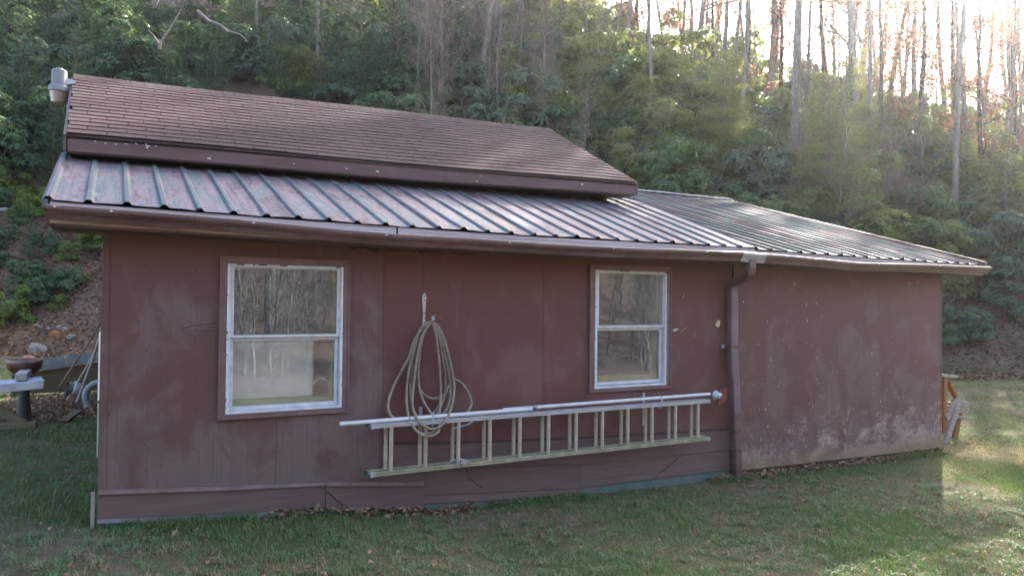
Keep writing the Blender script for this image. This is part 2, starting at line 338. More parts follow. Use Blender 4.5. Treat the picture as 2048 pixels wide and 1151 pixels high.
# fine unevenness
GZ = GZ + .02*np.sin(GX*5.1+2*np.sin(GY*3.3))*np.clip(slope_s(GX, GY), 0, 1)+.012*np.sin(GX*7.7+3*np.cos(GY*4.9))*np.clip(np.abs(GY)-.2, 0, 1)*np.clip(1-np.clip((GX+.3)*(10.1-GX), 0, 1), .3, 1)
nx, ny = len(gx), len(gy); idx = np.arange(nx*ny).reshape(ny, nx)
FC = np.stack([idx[:-1, :-1], idx[:-1, 1:], idx[1:, 1:], idx[1:, :-1]], -1).reshape(-1, 4)
me = np_mesh('ground', np.stack([GX, GY, GZ], -1).reshape(-1, 3), FC, M['ground'], True)
s_ = slope_s(GX, GY)
litter = np.clip((s_+.6+.8*np.sin(GX*1.1))/1.2, 0, 1); litter = np.maximum(litter, np.clip((-7.5-GY)/2, 0, 1))  # unseen ground behind the camera also browned, added to darken the pane reflections
leftside = np.clip((1.5-GX)/1.5, 0, 1)
dirt = np.exp(-((s_+.2)/1.5)**2)*leftside + .55*leftside*np.clip(s_/1, 0, 1)*np.clip((5-s_)/2, 0, 1)*(np.sin(GX*2.1+GY*1.3) > -.2)
dry = np.clip((GX-9.6)/.8, 0, 1)*(.45+.55*np.sin(GX*.7+1.5*np.sin(GY*.9+1)))*np.clip((-.6-s_)/1.5, 0, 1)*np.clip((GY+2.6)/1.0, 0, 1)
ca = me.color_attributes.new('zone', 'FLOAT_COLOR', 'POINT')
colr = np.stack([litter, np.clip(dirt, 0, 1), np.clip(dry, 0, 1), np.ones_like(dry)], -1).reshape(-1).astype(np.float32); ca.data.foreach_set('color', colr)
go = link(bpy.data.objects.new('ground', me)); tag(go, 'uneven grassy yard running up into a leaf covered wooded bank', 'ground', kind='structure'); del go['category']
# ------------------------------------------------------------------ the shed
shed = empty('shed', 'long low brown wooden shed with metal lean-to roof and two white windows', 'shed', (0, 0, -.4))
def sub(mb, name, mat, parent=None, **kw):
    o = mb.build(name, mat, None, **kw); par = parent or shed
    o.parent = par; o.matrix_parent_inverse = Matrix.Identity(4)
    if par is shed: o.location = Vector(o.location)-shed.location
    return o
def ztop(X): return 2.10-.003*X
def zskirt(X): return float(np.interp(X, [0, .7, 1.61, 2.46], [.251, .196, .137, .045]))
def zlap1(X): return float(np.interp(X, [2.08, 3.64, 6.05], [.40, .303, .229]))
def zlap2(X): return float(np.interp(X, [2.08, 2.72, 3.64, 4.09, 6.05], [.20, .158, .07, .038, .008]))
def zlap3(X): return float(np.interp(X, [2.08, 2.45, 3.75, 4.09, 6.05], [-.03, -.067, -.168, -.187, -.206]))
def zrb(X): return float(np.interp(X, [6.1, 10], [-.238, -.315]))
W = [dict(o=(.782, 1.788, .689, 1.933), w=(.835, 1.731, .728, 1.878), mid=1.306, up=(.888, 1.684, 1.330, 1.848), lo=(.893, 1.678, .780, 1.282)),
     dict(o=(4.182, 5.21, .722, 1.983), w=(4.240, 5.144, .757, 1.928), mid=1.350, up=(4.298, 5.106, 1.376, 1.898), lo=(4.302, 5.088, .815, 1.328))]
def panel(x0, x1, zb, mat, hole=None, y0=0., y1=.014, name='wall_panel'):
    x0 += .0013; x1 -= .0013; mb = MB()
    if hole is None or hole[1] < x0 or hole[0] > x1:
        mb.slab([(x0, zb(x0)), (x1, zb(x1)), (x1, ztop(x1)), (x0, ztop(x0))], y0, y1)
    else:
        a, b = max(hole[0], x0), min(hole[1], x1)
        if a > x0: mb.slab([(x0, zb(x0)), (a, zb(a)), (a, ztop(a)), (x0, ztop(x0))], y0, y1)
        if b < x1: mb.slab([(b, zb(b)), (x1, zb(x1)), (x1, ztop(x1)), (b, ztop(b))], y0, y1)
        mb.slab([(a, zb(a)), (b, zb(b)), (b, hole[2]), (a, hole[2])], y0, y1); mb.slab([(a, hole[3]), (b, hole[3]), (b, ztop(b)), (a, ztop(a))], y0, y1)
    return sub(mb, name, mat)
h1 = W[0]['w']; h2 = W[1]['w']
low_l = lambda X: zskirt(min(X, 2.4))-.02
low_m = lambda X: (zlap1(X)-.03) if X >= 2.075 else zskirt(X)-.02
panel(.05, 1.22, low_l, M['wall'], h1); panel(1.22, 2.085, low_l, M['wall'], h1); panel(2.085, 2.44, lambda X: zlap1(X)-.03, M['wall_red'], h1)
panel(2.44, 3.66, low_m, M['wall_red']); panel(3.66, 4.88, low_m, M['wall_red'], h2); panel(4.88, 6.1, low_m, M['wall_red'], h2)
for a, b in ((6.1, 8.69), (8.69, 9.94)):
    panel(a, b, zrb, M['wall_worn'], None, -.012 if a < 7 else -.012, .006)
# corner strips
sub(MB().slab([(0, -.0), (.05, -.0), (.05, ztop(0)), (0, ztop(0))], -.006, .02), 'corner_trim', M['wall'], bevel=.003)
sub(MB().slab([(9.925, zrb(9.9)), (9.955, zrb(9.9)), (9.955, ztop(9.9)), (9.925, ztop(9.9))], -.016, .03), 'corner_trim', M['wall_worn'], bevel=.003)
sub(MB().box(-.012, -.002, -.002, .10, .88, 1.36), 'corner_patch', M['cabinet']); sub(MB().box(-.012, -.003, .0, .05, .48, .86), 'corner_patch', M['galv'])
# framing behind the sheets, with window holes
mb = MB()
def ring(mb, xs, zb, zt, y0, y1):
    mb.box(xs[0], xs[1], y0, y1, zb, zt)
for a, b in ((.01, h1[0]), (h1[1], h2[0]), (h2[1], 9.93)): mb.box(a, b, .02, .09, -.45, 2.06)
for h in (h1, h2): mb.box(h[0], h[1], .02, .09, -.45, h[2]); mb.box(h[0], h[1], .02, .09, h[3], 2.06)
sub(mb, 'front_framing', M['inside'])
def endwall(x0, x1, mat):
    P = [(.02, -.45), (8.3, -.45), (8.3, 2.15), (4.41, 3.36), (.02, 2.10)]; v = [(x0, y, z) for y, z in P]+[(x1, y, z) for y, z in P]
    sub(MB().add(v, [(4, 3, 2, 1, 0), (5, 6, 7, 8, 9)]+[(i, (i+1) % 5, (i+1) % 5+5, i+5) for i in range(5)]), 'end_wall', mat)
endwall(.012, .1, M['wall']); endwall(9.84, 9.935, M['wall_worn'])
sub(MB().box(.0, 9.94, 8.3, 8.4, -.45, 2.3), 'back_wall', M['wall']); sub(MB().box(.1, 9.84, .1, 8.3, -.2, -.1), 'floor', M['inside'])
sub(MB().box(.1, 9.84, 3.0, 3.08, -.1, 2.6), 'inner_wall', M['inside'])
# lower boards
def board(x0, x1, zt, zbm, mat=M['siding'], yb=-.016, yt=-.004, name='siding_board', th=.012):
    n = max(1, int((x1-x0)/.8)); mb = MB(); X = [x0+(x1-x0)*i/n for i in range(n+1)]; v = []; f = []
    for x in X: v += [(x, yt, zt(x)), (x, yb, zbm(x)), (x, yb+th, zbm(x)), (x, yt+th, zt(x))]
    for i in range(n):
        a, b = 4*i, 4*i+4
        for k in range(4): f.append((a+k, a+(k+1) % 4, b+(k+1) % 4, b+k))
    f += [(3, 2, 1, 0), tuple(4*n+k for k in range(4))]; mb.add(v, f); return sub(mb, name, mat)
board(.0, 1.61, lambda X: zskirt(X)-.02, lambda X: zskirt(X)-.20-.012*X, yb=-.022, yt=-.014, name='skirt_board')
board(.0, 1.61, zskirt, lambda X: zskirt(X)-.028, mat=M['trim'], yb=-.034, yt=-.024, name='skirt_lip', th=.02)
board(.0, 1.61, lambda X: zskirt(X)-.202-.012*X, lambda X: zskirt(X)-.232-.016*X, mat=M['tape'] if False else simple('bare_drip_edge', (.20, .20, .23), .5, .4, .3, 4), yb=-.026, yt=-.022, name='drip_strip')
board(1.612, 2.455, lambda X: zskirt(X)-.03, lambda X: zskirt(X)-.20, yb=-.030, yt=-.024, name='patch_board')
board(1.612, 2.455, zskirt, lambda X: zskirt(X)-.03, mat=M['trim'], yb=-.042, yt=-.032, name='skirt_lip', th=.02)
board(1.612, 2.455, lambda X: zskirt(X)-.203, lambda X: zskirt(X)-.23, mat=M['trim'], yb=-.034, yt=-.03, name='drip_strip')
board(0.02, 2.46, lambda X: zskirt(X)-.21, lambda X: -.45, mat=M['teal'], yb=-.001, yt=-.001, name='foundation_panel')
for a, b in ((2.087, 3.3), (3.303, 6.07)): board(a, b, lambda X: zlap1(X), lambda X: zlap2(X)-.004, yb=-.018, yt=-.003)
board(2.087, 6.07, lambda X: zlap1(X)+.012, lambda X: zlap1(X)-.01, mat=M['trim_d'], yb=-.012, yt=-.006, name='siding_lip', th=.01)
for a, b in ((2.458, 4.09), (4.093, 6.07)): board(a, b, lambda X: zlap2(X)-.002, lambda X: zlap3(X)-.004, yb=-.018, yt=-.003)
board(2.087, 2.456, lambda X: zlap2(X)-.002, lambda X: zlap3(X)-.004, yb=-.018, yt=-.003)
board(2.458, 4.09, lambda X: zlap3(X)-.002, lambda X: zlap3(X)-.075, yb=-.018, yt=-.003)
board(2.458, 6.07, lambda X: zlap3(X)+.0, lambda X: -.45, mat=M['teal'], yb=.0, yt=.0, name='foundation_panel')
# cracks in the boards: thin sunken-looking splits built as slivers of dark shadow gap
def crack(pts, y, w=.004):
    P = [(x, z) for x, z in pts]; mb = MB()
    for (a, b) in zip(P[:-1], P[1:]):
        d = Vector((b[0]-a[0], b[1]-a[1])).normalized(); n_ = Vector((-d.y, d.x))*w/2
        mb.slab([(a[0]-n_.x, a[1]-n_.y), (b[0]-n_.x, b[1]-n_.y), (b[0]+n_.x, b[1]+n_.y), (a[0]+n_.x, a[1]+n_.y)], y, y+.003)
    sub(mb, 'crack', M['black'])
crack([(1.619, .061), (1.70, -.02), (1.82, -.126)], -.0325, .005); crack([(2.713, .289), (2.80, .19), (2.88, .09)], -.0195, .005); crack([(2.88, .04), (2.93, .0), (3.02, -.07)], -.0195, .005)
crack([(.53, 1.386), (.62, 1.408), (.773, 1.426)], -.0022, .004); crack([(.56, 1.375), (.77, 1.36)], -.0022, .002); crack([(5.0, -.19), (5.25, -.06), (5.35, .0)], -.0195, .003)
# windows
for i, q in enumerate(W):
    ox0, ox1, oz0, oz1 = q['o']; wx0, wx1, wz0, wz1 = q['w']; mb = MB(); y0, y1 = -.024, -.001
    if i == 1: y0 = -.022
    mb.slab([(ox0, oz0), (wx0, wz0), (wx0, wz1), (ox0, oz1)][::1], y0, y1); mb.slab([(wx1, wz0), (ox1, oz0), (ox1, oz1), (wx1, wz1)], y0, y1)
    mb.slab([(ox0, oz0), (ox1, oz0), (wx1, wz0), (wx0, wz0)], y0, y1); mb.slab([(wx0, wz1), (wx1, wz1), (ox1, oz1), (ox0, oz1)], y0, y1)
    win = sub(mb, 'window', M['trim'], bevel=.003)
    mb = MB()    # raised outer bead of the trim
    for (a, b, c, d) in ((ox0, ox0+.012, oz0, oz1), (ox1-.012, ox1, oz0, oz1)): mb.box(a, b, y0-.008, y0-.0005, c, d)
    mb.box(ox0+.0125, ox1-.0125, y0-.008, y0-.0005, oz0, oz0+.012); mb.box(ox0+.0125, ox1-.0125, y0-.008, y0-.0005, oz1-.012, oz1)
    o = sub(mb, 'trim_bead', M['trim'], parent=win)
    def frame(rc, wd, ya, yb, name, mat=M['white'], wb=None, wl=None, wt=None):
        x0, x1, z0, z1 = rc; wb = wb or wd; wl = wl or wd; wt = wt or wd; m = MB()
        m.box(x0, x0+wl, ya, yb, z0, z1); m.box(x1-wd, x1, ya, yb, z0, z1); m.box(x0+wl, x1-wd, ya, yb, z0, z0+wb); m.box(x0+wl, x1-wd, ya, yb, z1-wt, z1)
        return sub(m, name, mat, parent=win, bevel=.0025)
    frame((wx0+.0005, wx1-.0005, wz0+.0005, wz1-.0005), .022, -.03, .07, 'frame', wl=.026, wt=.018)
    ux0, ux1, uz0, uz1 = q['up']; lx0, lx1, lz0, lz1 = q['lo']
    frame((ux0-.026, ux1+.026, uz0-.022, uz1+.016), .026, -.012, .012, 'upper_sash', wt=.016, wb=.022)
    frame((lx0-.028, lx1+.028, lz0-.030, lz1+.024), .027, .016, .044, 'lower_sash', wb=.03, wt=.024)
    if i == 1:
        sub(MB().box(ux0, ux1, -.0, .012, uz0, uz0+.012), 'screen_rail', M['alu'], parent=win)
    for nm, r, y in (('upper_pane', q['up'], .0), ('lower_pane', q['lo'], .03)):
        sub(MB().box(r[0]-.004, r[1]+.004, y, y+.003, r[2]-.004, r[3]+.004), nm, M['glass'], parent=win)
    jl = MB().box(wx0+.03, wx1-.03, .075, .20, wz0+.01, wz0+.085 if i == 0 else wz0+.11); sub(jl, 'inner_sill', M['greenpaint'], parent=win)
    jl = MB().box(wx1-.055, wx1-.03, .075, .17, wz0+.09, wz1-.01); sub(jl, 'inner_jamb', M['greenpaint'], parent=win)
    m = MB()   # caulk and dirt chips round the frame
    for _ in range(16):
        if random.random() < .6: x, z = random.choice((wx0+.004, wx1-.004)), random.uniform(wz0, wz1)
        else: x, z = random.uniform(wx0, wx1), wz1-.006
        l_ = random.uniform(.004, .03); m.box(x-.004 if z < wz1-.01 else x-l_, x+.004 if z < wz1-.01 else x+l_, -.034, -.0305, z-.004, z+.004)
    sub(m, 'paint_chips', M['black'], parent=win)['kind'] = 'stuff'
# soffit, eave boards
def ze(X): return float(np.interp(X, [-.31, 1.4, 3.25, 6.05, 10.35], [2.243, 2.216, 2.197, 2.206, 2.172]))
def strip(x0, x1, fz0, fz1, y0, y1, n=12, sagy=None):
    v = []; f = []
    for i in range(n+1):
        x = x0+(x1-x0)*i/n; v += [(x, y0, fz0(x)), (x, y1, fz0(x)), (x, y1, fz1(x)), (x, y0, fz1(x))]
    for i in range(n):
        a, b = 4*i, 4*i+4
        for k in range(4): f.append((a+k, b+k, b+(k+1) % 4, a+(k+1) % 4))
    f += [(0, 1, 2, 3), (4*n+3, 4*n+2, 4*n+1, 4*n)]; return MB().add(v, f)
sub(strip(-.29, 10.33, lambda X: ze(X)-.165, lambda X: ze(X)-.150, -.318, -.0), 'soffit_board', M['fascia'])
sub(strip(-.29, 10.33, lambda X: ztop(X)-.045, lambda X: ze(X)-.168, -.03, -.0135), 'frieze_board', M['fascia'])
sub(MB().box(2.066, 2.086, -.338, -.325, 2.06, 2.195), 'board_gap', M['black'])
for a, b in ((-.30, 2.068), (2.084, 6.08), (6.084, 10.34)): sub(strip(a, b, lambda X: ze(X)-.150, lambda X: ze(X)-(.012 if X < 6.082 else .03), -.342, -.318), 'fascia_board', M['oldwood'])
sub(MB().box(-.305, -.28, -.318, .0, 2.08, 2.22), 'fascia_return', M['fascia'])
# torn edge under the soffit
m = MB()
for k in range(26):
    x = 1.75+k*.045; d = .012*math.sin(k*1.7)+.02*math.sin(k*.3); m.box(x, x+.044, -.045, -.032, ztop(x)-.052-abs(d), ztop(x)-.03)
sub(m, 'torn_paper_edge', M['trim_d'])['kind'] = 'stuff'
# rafters slab under metal (keeps light out)
def quadslab(p, th=.02, name='roof_deck', mat=M['inside']):
    a = [Vector(v) for v in p]; mb = MB(); mb.hexa([v-Vector((0, 0, th)) for v in a]+a); return sub(mb, name, mat)
quadslab([(-.29, -.33, 2.205), (10.33, -.33, 2.13), (10.33, 4.40, 3.55), (-.29, 4.40, 3.40)], .03)
quadslab([(.02, 4.41, 3.40), (10.33, 4.41, 3.55), (10.33, 8.7, 2.2), (.02, 8.7, 2.2)], .03)
# ribbed metal sheets
def rib_sheet(x0, x1, eave, ytop, ztopf, mat, lift=.0, yb=-.357, nseg=6, last_rib=True):
    RB = .2286; prof = []; n = int(round((x1-x0)/RB)); prof.append((x0, 0))
    for k in range(n):
        c = x0+(k+.0)*RB if k else x0; 
        if k: prof += [(c-.030, 0), (c-.012, .02), (c+.012, .02), (c+.030, 0)]
        else: prof = [(c-.028, .003), (c-.012, .0215), (c+.012, .0215), (c+.030, 0)]
        prof += [(c+.114, .0)]
    prof += [(x1-.034, 0), (x1-.014, .018)]
    v = []; f = []; m_ = len(prof)
    for j in range(nseg+1):
        t = j/nseg
        for (x, h) in prof:
            z0 = eave(x); z1 = ztopf(x); yy = yb+(ytop-yb)*t
            wob = .0025*math.sin(x*17+j*2.1)+.003*math.sin(x*5.3) if j == 0 else .0015*math.sin(x*13+j)
            v.append((x, yy+.004*math.sin(x*9)*(j == 0), z0+(z1-z0)*t+h*(1 if h > .01 else 1)+lift+wob))
    for j in range(nseg):
        for i in range(m_-1): f.append((j*m_+i, j*m_+i+1, (j+1)*m_+i+1, (j+1)*m_+i))
    k = len(v)   # thin underside edge
    v += [(x, y, z-.0012) for x, y, z in v[:m_]]
    for i in range(m_-1): f.append((i+1, i, k+i, k+i+1))
    return sub(MB().add(v, f), 'roof_sheet', mat)
x = -.312
while x < 6.0:
    x2 = min(x+.9144, 6.12)
    deep = x2 > 5.3
    rib_sheet(x, x2+.02, ze, 1.50, lambda X: 2.85+.004*X, M['roof'], lift=random.uniform(0, .003))
    if deep:
        rib_sheet(max(x, 5.17), x2+.02, lambda X: 2.85+.004*X+.003, 4.43, lambda X: 3.70, M['roof'], yb=1.48)
    x = x2
x = 6.085
while x < 10.2:
    rib_sheet(x, min(x+.9144, 10.36)+.012, lambda X: ze(X)-.018, 4.43, lambda X: 3.585, M['roof2'], nseg=10, lift=random.uniform(0, .003)); x += .9144
for k in range(5):   # ridge flashing of the lean-to
    a = 5.6+k*.97; sub(MB().hexa([(a, 4.30, 3.585), (a+.975, 4.30, 3.58), (a+.975, 4.47, 3.615), (a, 4.47, 3.62), (a, 4.30, 3.60), (a+.975, 4.30, 3.595), (a+.975, 4.47, 3.63), (a, 4.47, 3.635)]), 'ridge_flashing', M['galv'] if k else M['oldwood'])
sub(MB().hexa([(10.345, -.37, 2.13), (10.375, -.37, 2.13), (10.375, 4.44, 3.57), (10.345, 4.44, 3.57), (10.345, -.37, 2.20), (10.375, -.37, 2.20), (10.375, 4.44, 3.61), (10.345, 4.44, 3.61)]), 'rake_trim', M['gutter'])
sub(MB().hexa([(-.345, -.36, 2.19), (-.31, -.36, 2.19), (-.31, 1.45, 2.79), (-.345, 1.45, 2.79), (-.345, -.36, 2.243), (-.31, -.36, 2.243), (-.31, 1.45, 2.845), (-.345, 1.45, 2.845)]), 'rake_trim', M['roof'])
# screws
m = MB()
for yy in (-.25, .45, 1.2):
    for k in range(27):
        X = -.312+.2286*k+.045
        if X > 6: continue
        t = (yy+.357)/1.857; z = ze(X)+(2.85-ze(X))*t; m.lathe([(.005, .0), (.005, .002), (.003, .004), (0.0005, .004)], (X, yy, z), 6)
sub(m, 'roof_screws', M['black'])['kind'] = 'stuff'
# shed's upper roof
EL, ER = Vector((-.292, 1.15, 2.977)), Vector((5.68, 1.15, 3.073)); RL, RR = Vector((-.328, 3, 3.944)), Vector((5.551, 3, 4.083))
def rp(u, v, h=0):
    p = EL.lerp(ER, u).lerp(RL.lerp(RR, u), v); nrm = (ER-EL).cross(RL-EL).normalized()
    return p+nrm*(h-.012*math.sin(math.pi*u)*(1-v)+.006*math.sin(u*9+v*3))
roof = sub(MB().hexa([rp(0, 0, -.05), rp(1, 0, -.05), rp(1, 1, -.05), rp(0, 1, -.05), rp(0, 0, -.028), rp(1, 0, -.028), rp(1, 1, -.028), rp(0, 1, -.028)]), 'shingle_roof', M['black'])
NR = 18; cells = []
for r in range(NR):
    off = (0, .5, .06, .56)[r % 4]+.02*math.sin(r*2.3); n = 20; k = -1
    while k < n+1:
        a = (k+off)/n; b = a+1/n; a, b = max(a, 0), min(b, 1)
        if b-a > .004:
            cells.append((r, a+.0005, b-.0005))
        k += 1
cells.sort(key=lambda c: (Vector(rp(c[1], c[0]/NR))-CAM).length)
mbs = MB()
for i, (r, a, b) in enumerate(cells):
    v0, v1 = r/NR, min((r+1)/NR+.012, 1); j = random.uniform(-.0015, .0015)
    j0 = random.uniform(-.001, .001)
    P = [rp(a, v0+j, .001), rp(b, v0+j, .001), rp(b, v1, -.004), rp(a, v1, -.004), rp(a, v0+j, .0085+j0), rp(b, v0+j, .0085+j0), rp(b, v1, .0), rp(a, v1, .0)]
    if i < 299:
        c = P[0]; o = MB().hexa([p-c for p in P]).build('shingle', M['shingle']); o.parent = roof; o.location = c
    else: mbs.hexa(P)
o = mbs.build('far_shingles', M['shingle']); o.parent = roof; o['kind'] = 'stuff'
for k in range(44):   # ridge cap tabs
    a, b = k/44, (k+1)/44+.004; b = min(b, 1.001); h = .004
    A0, A1, T0, T1 = rp(a, .925, h+.003), rp(b, .925, h), rp(a, 1., h+.008), rp(b, 1., h+.005); B0, B1 = T0+Vector((0, .13, -.07)), T1+Vector((0, .13, -.07))
    dn = Vector((0, 0, -.006)); MBk = MB().add([A0, A1, T1, T0, B0, B1, A0+dn, A1+dn, T1+dn, T0+dn, B0+dn, B1+dn], [(0, 1, 2, 3), (3, 2, 5, 4), (0, 6, 7, 1), (0, 3, 9, 6), (1, 7, 8, 2), (3, 4, 10, 9), (2, 8, 11, 5), (4, 5, 11, 10)])
    o = MBk.build('ridge_cap', M['shingle']); o.parent = roof
# back slope of the upper roof
sub(MB().hexa([RL+Vector((0, .02, -.05)), RR+Vector((0, .02, -.05)), Vector((5.6, 5.0, 3.10)), Vector((-.3, 5.0, 3.0)), RL+Vector((0, .02, -.02)), RR+Vector((0, .02, -.02)), Vector((5.6, 5.0, 3.13)), Vector((-.3, 5.0, 3.03))]), 'back_roof', M['shingle'])
# drip edge + fascia + rake boards + wall under, darkened for eave shade
def eb(u, dz, dy=0): p = rp(u, 0, 0); return Vector((p.x, p.y+dy, p.z+dz))
def eave_strip(u0, u1, dz0, dz1, y0, y1, name, mat, n=8, **kw):
    v = []; f = []
    for i in range(n+1):
        u = u0+(u1-u0)*i/n; v += [eb(u, dz0, y0), eb(u, dz0, y1), eb(u, dz1, y1), eb(u, dz1, y0)]
    for i in range(n):
        a, b = 4*i, 4*i+4
        for k in range(4): f.append((a+k, b+k, b+(k+1) % 4, a+(k+1) % 4))
    f += [(0, 1, 2, 3), (4*n+3, 4*n+2, 4*n+1, 4*n)]; return sub(MB().add(v, f), name, mat, **kw)
eave_strip(0.002, .575, -.150, -.028, .022, .045, 'upper_fascia_board', M['fascia']); eave_strip(.5755, .9985, -.148, -.028, .021, .044, 'upper_fascia_board', M['fascia'])
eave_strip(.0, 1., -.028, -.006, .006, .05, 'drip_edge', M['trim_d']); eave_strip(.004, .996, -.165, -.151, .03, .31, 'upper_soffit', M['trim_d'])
sub(MB().box(-.16, 5.45, 1.462, 1.50, 2.70, 3.12), 'upper_wall', M['black'])  # near-black colour stands in for the shade below the shingle eave
sub(MB().hexa([eb(1, -.15, .03), eb(1, -.15, .03)+Vector((.022, 0, 0)), RR+Vector((.045, 0, -.16)), RR+Vector((.02, 0, -.16)), eb(1, -.012, .02), eb(1, -.012, .02)+Vector((.022, 0, 0)), RR+Vector((.045, 0, -.02)), RR+Vector((.02, 0, -.02))]), 'rake_board', M['fascia'])
sub(MB().hexa([eb(0, -.15, .03)-Vector((.022, 0, 0)), eb(0, -.15, .03), RL+Vector((0, 0, -.17)), RL+Vector((-.02, 0, -.17)), eb(0, -.012, .02)-Vector((.022, 0, 0)), eb(0, -.012, .02), RL+Vector((0, 0, -.03)), RL+Vector((-.02, 0, -.03))]), 'rake_board', M['fascia'])
sub(MB().add([(-.12, 1.52, 2.7), (-.12, 3, 3.78), (-.12, 4.6, 3.0), (-.12, 4.6, 2.7), (-.08, 1.52, 2.7), (-.08, 3, 3.78), (-.08, 4.6, 3.0), (-.08, 4.6, 2.7)], [(0, 3, 2, 1), (4, 5, 6, 7), (0, 1, 5, 4), (1, 2, 6, 5), (2, 3, 7, 6), (3, 0, 4, 7)]), 'gable_infill', M['wall'])
sub(MB().add([(5.35, 1.47, 2.7), (5.35, 3, 3.85), (5.35, 4.6, 3.1), (5.35, 4.6, 2.7), (5.31, 1.47, 2.7), (5.31, 3, 3.85), (5.31, 4.6, 3.1), (5.31, 4.6, 2.7)], [(0, 3, 2, 1), (4, 5, 6, 7), (0, 1, 5, 4), (1, 2, 6, 5), (2, 3, 7, 6), (3, 0, 4, 7)]), 'gable_infill', M['wall'])
m = MB()   # droppings / paint flecks on fascia
for k in range(9):
    u = random.choice((random.uniform(.0, .5), random.random())); p = eb(u, random.uniform(-.14, -.035), .0205); l_ = random.uniform(.003, .018); h_ = random.uniform(.002, .006); m.box(p.x-l_, p.x+l_, p.y-.0015, p.y, p.z-h_, p.z+h_)
for k in range(7): p = eb(.035+k*.013, -.05-.012*math.sin(k), .0200); m.box(p.x-.009, p.x+.010, p.y-.001, p.y+.0006, p.z-.002, p.z+.002)
sub(m, 'paint_flecks', M['cabinet'])['kind'] = 'stuff'
# gutter
def zg(X): return float(np.interp(X, [-.31, .93, 2.07, 4.48, 5.8, 7.6, 10.45], [2.202, 2.170, 2.130, 2.119, 2.147, 2.097, 2.132]))
def gutter(x0, x1, grow=0., name='gutter', mat=M['gutter'], n=14, caps=True):
    prof = [(-.345, .0), (-.345, -.085), (-.405, -.088), (-.412, -.070), (-.420, -.055), (-.438, -.035), (-.446, -.02), (-.446, .0), (-.437, .004), (-.437, -.006)]
    inner = [(-.440, -.018), (-.432, -.033), (-.414, -.052), (-.404, -.080), (-.350, -.080), (-.350, 0.0)]
    pr = prof+inner; m_ = len(pr); v = []; f = []
    for i in range(n+1):
        X = x0+(x1-x0)*i/n
        for (y, z) in pr: v.append((X, y-grow*(y < -.36), zg(X)+z*(1+grow*6)-grow*(z < -.05)+.003*math.sin(X*3)))
    for i in range(n):
        for k in range(m_): f.append((i*m_+k, i*m_+(k+1) % m_, (i+1)*m_+(k+1) % m_, (i+1)*m_+k))
    if caps: f += [tuple(range(8)), tuple(n*m_+k for k in range(8))]
    return sub(MB().add(v, f), name, mat)
gutter(-.315, 5.80, n=26); gutter(5.8, 10.34, grow=.0025, n=18)
gutter(5.80, 6.14, grow=.006, name='gutter_tape', mat=M['tape'], n=4, caps=False)
for X in (-.27, .05, .95, 1.95, 3.05, 4.15, 5.3, 6.9, 8.0, 9.2): sub(MB().lathe([(.0005, -.004), (.008, -.003), (.009, .0), (.008, .003), (.0005, .004)], (X, -.449, zg(X)-.012), 8), 'gutter_nail', M['cabinet'])
# downspout
def boxtube(pts, w, d):
    v = []; f = []; pts = [Vector(p) for p in pts]
    for i, p in enumerate(pts):
        dr = (pts[min(i+1, len(pts)-1)]-pts[max(i-1, 0)]).normalized(); sx = Vector((1, 0, 0)) - dr*dr.x
        sx = sx.normalized() if sx.length > .3 else Vector((0, 0, 1)); sy = dr.cross(sx).normalized()
        c = .22
        for (a, b) in ((-1+c, -1), (1-c, -1), (1, -1+c), (1, 1-c), (1-c, 1), (-1+c, 1), (-1, 1-c), (-1, -1+c)): v.append(p+sx*a*w/2+sy*b*d/2)
    for i in range(len(pts)-1):
        for k in range(8): f.append((i*8+k, i*8+(k+1) % 8, i*8+8+(k+1) % 8, i*8+8+k))
    f += [tuple(range(8)), tuple(range(8*len(pts)-8, 8*len(pts)))]; return MB().add(v, f)
ds = sub(boxtube([(6.037, -.07, 1.85), (6.037, -.07, 1.1), (6.047, -.075, .83)], .105, .075), 'downspout', M['pipe_l'])
sub(boxtube([(6.054, -.08, .85), (6.08, -.085, .36)], .098, .07), 'lower_pipe', M['pipe_l'], parent=ds); sub(boxtube([(6.078, -.083, .42), (6.095, -.09, -.40)], .105, .075), 'outlet_pipe', M['gutter'], parent=ds)
sub(boxtube([(5.965, -.395, 2.07), (5.965, -.395, 1.99), (5.972, -.375, 1.935), (5.985, -.31, 1.90)], .10, .075), 'elbow', M['gutter'], parent=ds)
sub(boxtube([(5.98, -.34, 1.91), (6.025, -.11, 1.83)], .075, .07), 'offset_pipe', M['gutter'], parent=ds); sub(boxtube([(6.02, -.16, 1.85), (6.034, -.085, 1.82), (6.037, -.07, 1.75)], .108, .08), 'elbow', M['gutter'], parent=ds)
sub(MB().box(5.972, 6.102, -.112, -.002, 1.12, 1.155), 'strap', M['fascia'], parent=ds); sub(MB().box(5.935, 5.971, -.02, -.001, 1.12, 1.16), 'strap', M['galv'], parent=ds)
sub(MB().box(6.095, 6.101, -.02, .0, 1.88, 2.07), 'seam_gap', M['black'])
